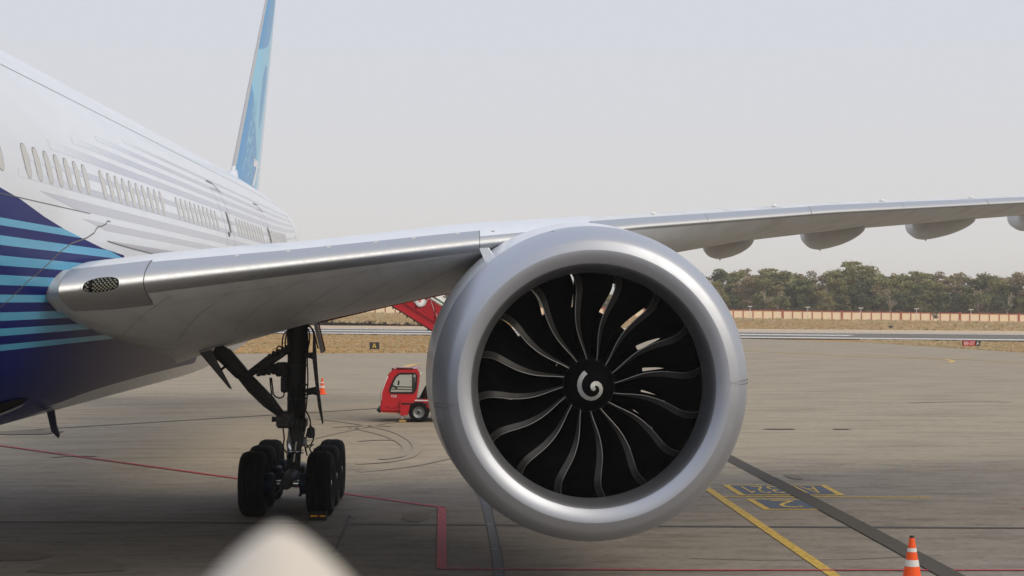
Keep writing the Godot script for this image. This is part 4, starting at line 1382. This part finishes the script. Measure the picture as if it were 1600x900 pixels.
	put("bed_box", box(at(655, 623.6, d + 0.6), Vector3(0.25, 0.1, 0.5), Basis.IDENTITY, 0.02), M.rubber, t, o)
	# the stairs: two stringers, treads, side panels, rails, and the platform at the aircraft's door
	var e := 0.62
	var ln := func(x: float, off: float) -> Array: return [x, 477.6 + (x - 612.0) * e + off]
	var x0 := 560.0
	var x1 := 836.0
	for dz in [0.0, 1.75]:
		put("stringer", prism(plane([ln.call(x0, 0), ln.call(x1, 0), ln.call(x1, -17.5), ln.call(x0, -17.5)], d + dz), Vector3(0, 0, -0.1)), M.red, t, o)
		put("kick_rail", prism(plane([ln.call(x0, 1.6), ln.call(x1, 1.6), ln.call(x1, -0.5), ln.call(x0, -0.5)], d + dz - 0.02), Vector3(0, 0, -0.05)), M.rubber, t, o)
		put("upper_flange", prism(plane([ln.call(x0, -14.5), ln.call(x1, -14.5), ln.call(x1, -17.6), ln.call(x0, -17.6)], d + dz - 0.05), Vector3(0, 0, -0.2)), M.red_dark, t, o)
		put("side_panel", prism(plane([ln.call(x0, -17.5), ln.call(x1, -17.5), ln.call(x1, -47), ln.call(x0, -47)], d + dz + 0.04), Vector3(0, 0, -0.03)), M.red, t, o)
		put("handrail", tube(plane([ln.call(x0, -50), ln.call(x1, -50)], d + dz + 0.04), 0.05, 8), M.reflective, t, o)
		put("handrail_stripe", tube(plane([ln.call(x0, -53.0), ln.call(x1, -53.0)], d + dz + 0.04), 0.035, 8), mat(col(40, 110, 84), 0.5), t, o)
		put("handrail", tube(plane([ln.call(x0, -56), ln.call(x1, -56)], d + dz + 0.04), 0.03, 8), M.reflective, t, o)
		put("platform_side", prism(plane([[500, 447], [561, 447], [561, 418], [500, 418]], d + dz + 0.04), Vector3(0, 0, -0.03)), M.red, t, o)
	put("platform", prism(plane([[500, 445], [561, 445], [561, 449], [500, 449]], d), Vector3(0, 0, -1.8)), M.red_dark, t, o)
	var n := 0
	var tread := prism([Vector3(0, 0, 0), Vector3(0.3, 0, 0), Vector3(0.3, -0.04, 0), Vector3(0, -0.04, 0)], Vector3(0, 0, -1.65))
	for k in 26:
		var p: Array = ln.call(x0 + 5 + 12.2 * k, -12)
		put_fast("tread", n, tread, M.gear, t, o + at(p[0], p[1], d + 0.08))
		n += 1
	n = 0
	for k in 22:
		var p: Array = ln.call(x0 + 10 + 11.0 * k, 2.6)
		put_fast("bolt", n, box(Vector3.ZERO, Vector3(0.05, 0.07, 0.08), Basis.IDENTITY, 0.01), M.rubber, t, o + at(p[0], p[1], d + 0.02))
		n += 1
	for k in 10:
		var p: Array = ln.call(x0 + 30 * k, -17)
		var q: Array = ln.call(x0 + 30 * k, -56)
		put("rail_post", tube(plane([p, q], d + 0.02), 0.02, 6), M.red_dark, t, o)
	for k in 6:
		put("panel_rib", tube(plane([ln.call(x0, -22 - 4.2 * k), ln.call(x1, -22 - 4.2 * k)], d + 0.035), 0.008, 5), M.red_dark, t, o)
	# round emblem on a pale plate, and the dotted garland painted on the panel
	var plate := put("emblem_plate", prism(plane([[644.5, 470.5], [653, 463], [667, 471], [665, 476], [658.5, 480]], d + 0.03), Vector3(0, 0, 0.012)), mat(col(196, 200, 200), 0.5), t, o)
	var c := at(657.3, 470.8, d + 0.01)
	var dis := func(called: String, r: float, z: float, m: Material, off: Vector3) -> void:
		put(called, lathe([Vector2(0.0, z), Vector2(r, z), Vector2(r, z - 0.01)], 28), m, plate, c + off)
	dis.call("emblem_ring", 0.2, 0.012, mat(col(40, 110, 110), 0.5), Vector3.ZERO)
	dis.call("emblem_disc", 0.165, 0.018, M.reflective, Vector3.ZERO)
	dis.call("emblem_dot", 0.06, 0.024, mat(col(216, 110, 110), 0.5), Vector3(-0.04, 0.03, 0))
	for k in 13:
		var a := -PI * 0.95 + PI * k / 12.0
		dis.call("emblem_bead", 0.018, 0.026, M.reflective, Vector3(cos(a) * 0.185, sin(a) * 0.185, 0))
	n = 0
	var bead := lathe([Vector2(0.0, 0.02), Vector2(0.013, 0.01), Vector2(0.016, 0.0)], 8)
	for q in [[672.5, 466, 676, 481, 682, 493, 688, 503], [671, 464.5, 668, 469, 665, 472, 661, 477]]:
		for k in 22 if q[0] > 672 else 8:
			var f: float = k / (21.0 if q[0] > 672 else 7.0)
			var p := Vector2(q[0], q[1]).bezier_interpolate(Vector2(q[2], q[3]), Vector2(q[4], q[5]), Vector2(q[6], q[7]), f)
			put_fast("garland_bead", n, bead, M.reflective, t, o + at(p.x, p.y, d + 0.035))
			n += 1

# ================================================================ beyond the apron
func sign_board(called: String, label: String, c: Vector3, w: float, h: float, parts: Array) -> void:
	var b := base(called, c)
	tag(b, label, "sign")
	put("cabinet", box(Vector3(0, h * 0.5 + 0.06, 0), Vector3(w, h, 0.25), Basis.IDENTITY, 0.02), M.rubber, b)
	for s in [-0.4, 0.4]: put("foot", box(Vector3(w * s, 0.04, 0), Vector3(0.06, 0.1, 0.2)), M.gear, b)
	for q in parts:
		var p := put("face", box(Vector3(q[0] * w, h * 0.5 + 0.06, 0.13), Vector3(q[1] * w, h * 0.94, 0.015)), q[2], b)
		var t := TextMesh.new()
		t.text = q[3]
		t.font = SystemFont.new()
		t.font.font_names = PackedStringArray(["Droid Sans"])
		t.font.font_weight = 700
		t.font_size = 32
		t.depth = 0.0
		var bb := t.get_aabb()
		t.pixel_size *= minf(h * 0.62 / bb.size.y, q[1] * w * 0.86 / bb.size.x)
		bb = t.get_aabb()
		put("lettering", t, q[4], p, Vector3(q[0] * w, h * 0.5 + 0.06, 0.142) - Vector3(bb.get_center().x, bb.get_center().y, 0))

func field() -> void:
	var yl := mat(col(232, 196, 90), 0.5)
	var dark := mat(col(44, 44, 46), 0.6)
	sign_board("location_sign", "dark taxiway sign with a yellow letter A on the dry grass beyond the stair truck", gp(585, 546.5), 0.86, 0.6, [[0.0, 0.97, dark, "A", yl]])
	sign_board("holding_sign", "red taxiway sign reading 09-27 with a black end panel lettered A beside the runway", gp(1517.5, 541.3), 1.66, 0.5, [[-0.14, 0.69, mat(col(206, 34, 44), 0.5), "09-27", M.reflective], [0.35, 0.27, mat(col(26, 30, 26), 0.6), "A", M.reflective]])
	# the perimeter wall: cream panels between red brown posts, wire on top
	var wall := base("perimeter_wall", Vector3(60, 0, -340))
	tag(wall, "long cream perimeter wall with red brown posts and coping below the trees", "wall")
	var cream := mat(col(255, 236, 202), 0.85)
	var brick := mat(col(178, 100, 76), 0.85)
	var pitch := 2.02
	var k := 0
	var panel := box(Vector3(0, 0.72, 0), Vector3(pitch - 0.2, 1.5, 0.18))
	var post := box(Vector3(0, 0.85, 0), Vector3(0.22, 1.76, 0.3), Basis.IDENTITY, 0.02)
	var thick := box(Vector3(0, 0.9, 0), Vector3(0.42, 1.86, 0.4), Basis.IDENTITY, 0.02)
	var cope := box(Vector3(0, 1.58, 0), Vector3(pitch - 0.2, 0.2, 0.24))
	var wire := st()
	for i in 100:
		var x := -60.0 + pitch * i
		var y := land_height(x, 340.0)
		put_fast("panel", k, panel, cream, wall, Vector3(x - 60, y, 0))
		put_fast("coping", k, cope, brick, wall, Vector3(x - 60, y, 0))
		put_fast("post", k, thick if i % 6 == 2 else post, brick, wall, Vector3(x - 60 - pitch * 0.5, y, 0))
		add_tube(wire, [Vector3(x - 60 - pitch * 0.5, y + 1.75, 0), Vector3(x - 60 - pitch * 0.5, y + 2.15, 0.12)], 0.03, 4)
		for w in 3: add_tube(wire, [Vector3(x - 60 - pitch * 0.5, y + 1.85 + 0.13 * w, 0.04 * w), Vector3(x - 60 + pitch * 0.5, y + 1.85 + 0.13 * w - 0.03, 0.04 * w)], 0.018, 4)
		k += 1
	tag(put("barbed_wire", done(wire), mat(col(92, 78, 72), 0.8), wall), "", "", "", "stuff")
	# flood lamps along the wall
	var pl := ["leftmost", "second", "middle", "fourth", "rightmost"]
	var lx := [1172.0, 1262.0, 1345.0, 1432.0, 1517.0]
	for i in 5:
		var p := at(lx[i], 470, 337)
		var y := land_height(p.x, 337)
		var lamp := base("perimeter_lamp", Vector3(p.x, y, -337))
		tag(lamp, "short pale flood lamp post before the cream perimeter wall, %s of the five" % pl[i], "lamp post", "flood lamps along the wall")
		put("post", tube([Vector3(0, 0, 0), Vector3(0, 2.35, 0)], 0.05, 8), M.white_paint, lamp)
		put("lamp_head", box(Vector3(0, 2.4, 0.05), Vector3(0.9, 0.16, 0.3), Basis.IDENTITY, 0.03), M.white_paint, lamp)
	# small markers on the far verge
	var mk := gp(1392, 513.5)
	var b1 := base("marker_box", mk)
	tag(b1, "small dark squat box on the sandy verge beyond the runway", "box")
	put("box_body", box(Vector3(0, 0.22, 0), Vector3(0.55, 0.45, 0.5), Basis.IDENTITY, 0.04), mat(col(88, 80, 70), 0.8), b1)
	put("lid", box(Vector3(0, 0.47, 0), Vector3(0.62, 0.06, 0.56), Basis.IDENTITY, 0.02), mat(col(110, 100, 88), 0.8), b1)
	var b2 := base("edge_light", gp(1541, 514.5))
	tag(b2, "tiny white runway edge light on the far verge beyond the runway sign", "light")
	put("stem", tube([Vector3(0, 0, 0), Vector3(0, 0.25, 0)], 0.04, 8), M.gear, b2)
	put("lamp", box(Vector3(0, 0.36, 0), Vector3(0.26, 0.24, 0.26), Basis.IDENTITY, 0.08), M.white_paint, b2)
	grass()

func grass() -> void:
	var tuft := st()
	for k in 5:
		var a := TAU * k / 5 + 0.3
		var c := Vector3(cos(a), 0, sin(a))
		var w := Vector3(-c.z, 0, c.x) * 0.05
		tri(tuft, c * 0.04 - w, c * 0.04 + w, c * 0.22 + Vector3(0, 0.34, 0))
		tri(tuft, c * 0.1 - w, c * 0.1 + w, c * 0.42 + Vector3(0, 0.24, 0))
	var tm := done(tuft, true)
	var pos := []
	var cols := []
	for k in 24000:
		var p: Vector3
		var px := 0.0
		if k < 5000:
			px = rng.randf_range(380, 1000)
			var f := pow(rng.randf(), 0.8)
			p = gp(px, lerpf(552, 522, f))
			if px > 700 and p.z > gp(lerpf(690, 900, (px - 690) / 210.0), lerpf(551.5, 521.5, clampf((px - 690) / 210.0, 0, 1))).z: continue
		elif k < 8000:
			px = rng.randf_range(1345, 1700)
			var f := rng.randf()
			var lo := lerpf(534.8, 551, (px - 1345) / 255.0) - 0.4
			var hi := lerpf(530.2, 533.4, (px - 1345) / 255.0) + 0.8
			if lo <= hi: continue
			p = gp(px, lerpf(lo, hi, f))
		else:
			var x := rng.randf_range(-80, 150)
			var d := rng.randf_range(0.0, 1.0)
			var d0 := -run_a.z - (x - run_a.x) * absf(run_t.z / run_t.x) + 62.0
			d = lerpf(maxf(d0, 190.0), 338.0, d)
			p = Vector3(x, land_height(x, d) - 0.05, -d)
		var s := rng.randf_range(0.4, 1.0) * (0.55 if k < 8000 else 1.2)
		pos.append(Transform3D(Basis(Vector3.UP, rng.randf() * TAU).scaled(Vector3(s * 1.3, s * rng.randf_range(0.6, 1.3), s * 1.3)), p + Vector3(0, -0.04, 0)))
		var v := rng.randf()
		var c := Color(0.70, 0.56, 0.36).lerp(Color(0.50, 0.42, 0.25), v)
		if v > 0.9: c = Color(0.3, 0.28, 0.12)
		cols.append(c)
	var mm := MultiMesh.new()
	mm.transform_format = MultiMesh.TRANSFORM_3D
	mm.use_colors = true
	mm.mesh = tm
	mm.instance_count = pos.size()
	for i in pos.size():
		mm.set_instance_transform(i, pos[i])
		mm.set_instance_color(i, cols[i])
	var g := MultiMeshInstance3D.new()
	g.name = "dry_grass"
	g.multimesh = mm
	var gm := mat(Color.WHITE, 0.9)
	gm.vertex_color_use_as_albedo = true
	g.material_override = gm
	tag(g, "dry straw coloured grass covering the strips beside the runway", "grass", "", "stuff")
	add_child(g)

# ================================================================ trees behind the wall
func leaf_crown(clumps: Array, per: int, size: float) -> ArrayMesh:
	var s := st()
	s.set_smooth_group(-1)
	for c in clumps:
		for k in per:
			var v := Vector3(rng.randfn(), rng.randfn(), rng.randfn()).normalized()
			var r := pow(rng.randf(), 0.45)
			var p: Vector3 = c[0] + Vector3(v.x * c[1], v.y * c[2], v.z * c[1]) * r
			var a := Vector3(rng.randfn(), rng.randfn() * 0.5, rng.randfn()).normalized() * size * rng.randf_range(0.5, 1.2)
			var b := a.cross(Vector3(rng.randfn(), rng.randfn(), rng.randfn())).normalized() * size * rng.randf_range(0.3, 0.7)
			s.set_color(Color.WHITE * rng.randf_range(0.65, 1.15))
			tri(s, p - a, p + b, p + a)
			tri(s, p - a, p + a, p - b * 0.6)
	s.generate_normals()
	return s.commit()

func trunk_mesh(h: float, r: float, tips: Array, fork: float) -> ArrayMesh:
	var s := st()
	var lean := Vector3(rng.randf_range(-0.3, 0.3), 0, rng.randf_range(-0.3, 0.3))
	var f := Vector3(0, h * fork, 0) + lean
	add_tube(s, [Vector3(0, -0.4, 0), f * 0.5 + lean * 0.2, f], [r, r * 0.8, r * 0.65], 8)
	for t in tips:
		var m: Vector3 = f.lerp(t, 0.5) + Vector3(rng.randf_range(-0.4, 0.4), 0.4, rng.randf_range(-0.4, 0.4))
		add_tube(s, [f, m, t], [r * 0.45, r * 0.28, r * 0.08], 6)
		for k in 3:
			var e: Vector3 = t + Vector3(rng.randf_range(-1.2, 1.2), rng.randf_range(0.1, 1.2), rng.randf_range(-1.2, 1.2))
			add_tube(s, [m.lerp(t, 0.6), e], [r * 0.14, r * 0.04], 4)
	s.index()
	return done(s)

func ordinal(n: int) -> String:
	var names := ["first", "second", "third", "fourth", "fifth", "sixth", "seventh", "eighth", "ninth", "tenth", "eleventh", "twelfth", "thirteenth", "fourteenth", "fifteenth", "sixteenth", "seventeenth", "eighteenth", "nineteenth", "twentieth"]
	return names[n - 1] if n <= 20 else "twenty-" + names[n - 21]

func trees() -> void:
	var bark := mat(col(128, 112, 96), 0.9)
	var pale := mat(col(190, 178, 166), 0.9)
	var kinds := []
	# [name, label, leaf colour, clump layout]
	var look := [
		["broadleaf_tree", "dense dark green tree", Color(0.150, 0.165, 0.072), 0],
		["broadleaf_tree", "olive green tree", Color(0.312, 0.283, 0.121), 0],
		["dry_tree", "brownish half bare tree", Color(0.338, 0.260, 0.154), 1],
		["acacia_tree", "pale domed acacia tree", Color(0.350, 0.330, 0.154), 2],
		["bare_tree", "leafless pale trunked tree", Color(0.350, 0.283, 0.198), 3],
		["broadleaf_tree", "mid green rounded tree", Color(0.225, 0.236, 0.099), 0],
	]
	for q in look:
		var clumps := []
		var tips := []
		var h := 9.0
		if q[3] == 0:
			for k in 24:
				var a := rng.randf() * TAU
				var y := rng.randf_range(1.6, 8.6)
				var rr := 2.9 * sqrt(maxf(0.05, 1.0 - pow((y - 4.8) / 4.6, 2.0))) * rng.randf_range(0.4, 1.0)
				clumps.append([Vector3(cos(a) * rr, y, sin(a) * rr), rng.randf_range(1.0, 1.8), rng.randf_range(0.7, 1.2)])
		elif q[3] == 1:
			for k in 18:
				var a := rng.randf() * TAU
				var rr := rng.randf_range(0.4, 2.8)
				clumps.append([Vector3(cos(a) * rr, rng.randf_range(2.5, 9.0), sin(a) * rr), rng.randf_range(0.8, 1.5), rng.randf_range(0.5, 0.9)])
		elif q[3] == 2:
			for k in 20:
				var a := rng.randf() * TAU
				var rr := 3.7 * sqrt(rng.randf())
				clumps.append([Vector3(cos(a) * rr, lerpf(rng.randf_range(4.0, 9.2), 9.2 - rr * rr * 0.16, 0.55), sin(a) * rr), rng.randf_range(1.0, 1.7), rng.randf_range(0.3, 0.55)])
		else:
			for k in 9:
				var a := rng.randf() * TAU
				var rr := rng.randf_range(0.6, 2.2)
				clumps.append([Vector3(cos(a) * rr, rng.randf_range(3.5, 7.5), sin(a) * rr), 0.9, 0.7])
		for c in clumps: tips.append(c[0])
		var crown := leaf_crown(clumps, [120, 80, 90, 8][q[3]], 0.36)
		var m := mat(q[2].linear_to_srgb(), 0.8)
		m.vertex_color_use_as_albedo = true
		m.backlight_enabled = true
		m.backlight = Color(0.5, 0.5, 0.27)
		kinds.append([q[0], q[1], crown, m, trunk_mesh(h, 0.22, tips, 0.28 if q[3] != 2 else 0.55), pale if q[3] == 3 else bark])
	# each tree: pixel column where it stands, how far, how high, kind
	var plan := []
	var xx := 1070.0
	var seq := [2, 0, 1, 5, 2, 1, 1, 0, 5, 2, 1, 5, 0, 2, 1, 1, 5, 1, 2, 0, 2, 1, 0, 2, 5, 2, 1, 5, 2]
	var i := 0
	while xx < 1700.0:
		plan.append([xx, rng.randf_range(352, 362), rng.randf_range(0.78, 0.98), seq[i % seq.size()]])
		plan.append([xx + rng.randf_range(4, 14), rng.randf_range(366, 385), rng.randf_range(1.06, 1.2), seq[(i * 3 + 1) % seq.size()]])
		xx += rng.randf_range(20, 27)
		i += 1
	xx = 1085.0
	while xx < 1700.0:   # low thicket along the wall's foot
		plan.append([xx, rng.randf_range(346, 350), rng.randf_range(0.5, 0.66), [0, 0, 5, 0, 1][i % 5]])
		xx += rng.randf_range(26, 36)
		i += 1
	xx = 360.0
	while xx < 1070.0:
		plan.append([xx, rng.randf_range(352, 380), rng.randf_range(0.75, 0.98), seq[i % seq.size()]])
		xx += rng.randf_range(30, 42)
		i += 1
	plan.append([1335.0, 366.0, 1.36, 3])
	plan.append([1320.0, 372.0, 1.2, 5])
	plan.append([1350.0, 372.0, 1.2, 1])
	plan.append([1205.0, 366.0, 1.16, 3])
	plan.append([1440.0, 366.0, 1.14, 3])
	for x in [1520.0, 1530.0, 1572.0, 1196.0, 1214.0, 1392.0]: plan.append([x, 347.0, 0.8, 4])
	var count := {}
	plan.sort_custom(func(a, b): return a[0] < b[0])
	for q in plan:
		var k: Array = kinds[q[3]]
		var p := at(q[0], 470, q[1])
		var tr := base(k[0], Vector3(p.x, land_height(p.x, 340.0), -q[1]), rng.randf() * TAU)
		tr.scale = Vector3(q[2] * rng.randf_range(0.9, 1.2), q[2], q[2] * rng.randf_range(0.9, 1.2))
		var kind_no: int = q[3]
		var where := "behind the cream perimeter wall, hidden beyond the airliner"
		if q[0] > 1085.0 and q[0] < 1615.0:
			count[kind_no] = count.get(kind_no, 0) + 1
			where = "behind the cream wall, %s of its kind from the engine" % ordinal(count[kind_no])
		if kind_no == 3 and q[2] > 1.3: where = "rising highest of all behind the cream perimeter wall"
		tag(tr, "%s %s" % [k[1], where], "tree", "trees beyond the perimeter wall")
		put("trunk", k[4], k[5], tr)
		put("crown", k[2], k[3], tr)
	# a lone bush before the wall
	var bm := mat(Color(0.09, 0.095, 0.05).linear_to_srgb(), 0.8)
	var bp := at(1459, 495, 331)
	var bush := base("bush", Vector3(bp.x, land_height(bp.x, 331), -331))
	tag(bush, "scrubby grey green bush standing in front of the cream wall", "bush")
	var cl := []
	for k in 7: cl.append([Vector3(rng.randf_range(-0.9, 0.9), rng.randf_range(0.4, 1.9), rng.randf_range(-0.5, 0.5)), 0.6, 0.5])
	put("stem", trunk_mesh(1.6, 0.07, [Vector3(0.5, 1.4, 0), Vector3(-0.5, 1.2, 0.2), Vector3(0, 1.8, -0.2)], 0.2), bark, bush)
	put("foliage", leaf_crown(cl, 60, 0.14), bm, bush)

# ================================================================ small things on the apron
func cone_at(where: Vector3, label: String, h: float, tip: Material) -> void:
	var c := base("traffic_cone", where)
	tag(c, label, "cone", "orange traffic cones on the apron")
	var r := func(y: float) -> float: return lerpf(0.155, 0.035, (y - 0.04) / 0.71)
	var seg := func(called: String, y0: float, y1: float, m: Material, out: float) -> void:
		var o := put(called, lathe([Vector2(r.call(y0) + out, y0), Vector2(r.call(y1) + out, y1)], 28), m, c)
		o.rotation.x = -PI / 2
	put("base_plate", box(Vector3(0, 0.02, 0), Vector3(0.4, 0.04, 0.4), Basis.IDENTITY, 0.012), M.orange if tip == M.orange else M.orange, c)
	seg.call("body", 0.04, 0.75, M.orange, 0.0)
	seg.call("reflective_band", 0.30, 0.40, M.reflective, 0.003)
	seg.call("reflective_band", 0.52, 0.58, M.reflective, 0.003)
	var cap := put("tip", lathe([Vector2(0.04, 0.735), Vector2(0.036, 0.755), Vector2(0.02, 0.765), Vector2(0.0, 0.767)], 20), tip, c)
	cap.rotation.x = -PI / 2
	c.scale = Vector3.ONE * h / 0.76

func small_things() -> void:
	cone_at(gp(1425, 914.5), "orange traffic cone with two white bands at the right, nearest the camera", 0.76, M.rubber)
	cone_at(gp(503.5, 616), "small distant orange traffic cone seen beside the landing gear door", 0.76, M.orange)
	# chock against the front wheel
	var p := gp(498, 812)
	var ch := base("wheel_chock", Vector3(p.x, 0, p.z + 0.12))
	tag(ch, "black wheel chock with a yellow stripe against the front right tyre", "chock")
	put("chock_body", prism([Vector3(-0.17, 0, 0.12), Vector3(-0.17, 0, -0.14), Vector3(-0.17, 0.19, -0.1), Vector3(-0.17, 0.16, 0.04)], Vector3(0.34, 0, 0)), M.rubber, ch)
	put("yellow_stripe", box(Vector3(0, 0.1, 0.09), Vector3(0.29, 0.03, 0.03)), mat(col(255, 176, 20), 0.5), ch)
	put("red_patch", box(Vector3(0.02, 0.1, 0.093), Vector3(0.06, 0.032, 0.03)), M.red_dark, ch)
	# the pale rounded tip right before the lens, top of a post that stands on the ground
	var q := at(436, 823, 0.55)
	var post := base("railing_post", Vector3(q.x, 0, q.z))
	tag(post, "blurred off-white post with a rounded pointed cap at the picture's lower edge", "post")
	var cream := mat(col(204, 197, 187), 0.6)
	var cap := []
	for k in 15:
		var f := k / 14.0
		cap.append(Vector2(0.0005 + 0.035 * pow(f, 0.9), q.y - 0.0345 * pow(f, 1.3)))
	cap.append(Vector2(0.0365, q.y - 0.06))
	var co := put("cap", lathe(cap, 32), cream, post)
	co.rotation.x = -PI / 2
	put("shaft", tube([Vector3(0, 0, 0), Vector3(0, q.y - 0.055, 0)], 0.03, 20), cream, post)
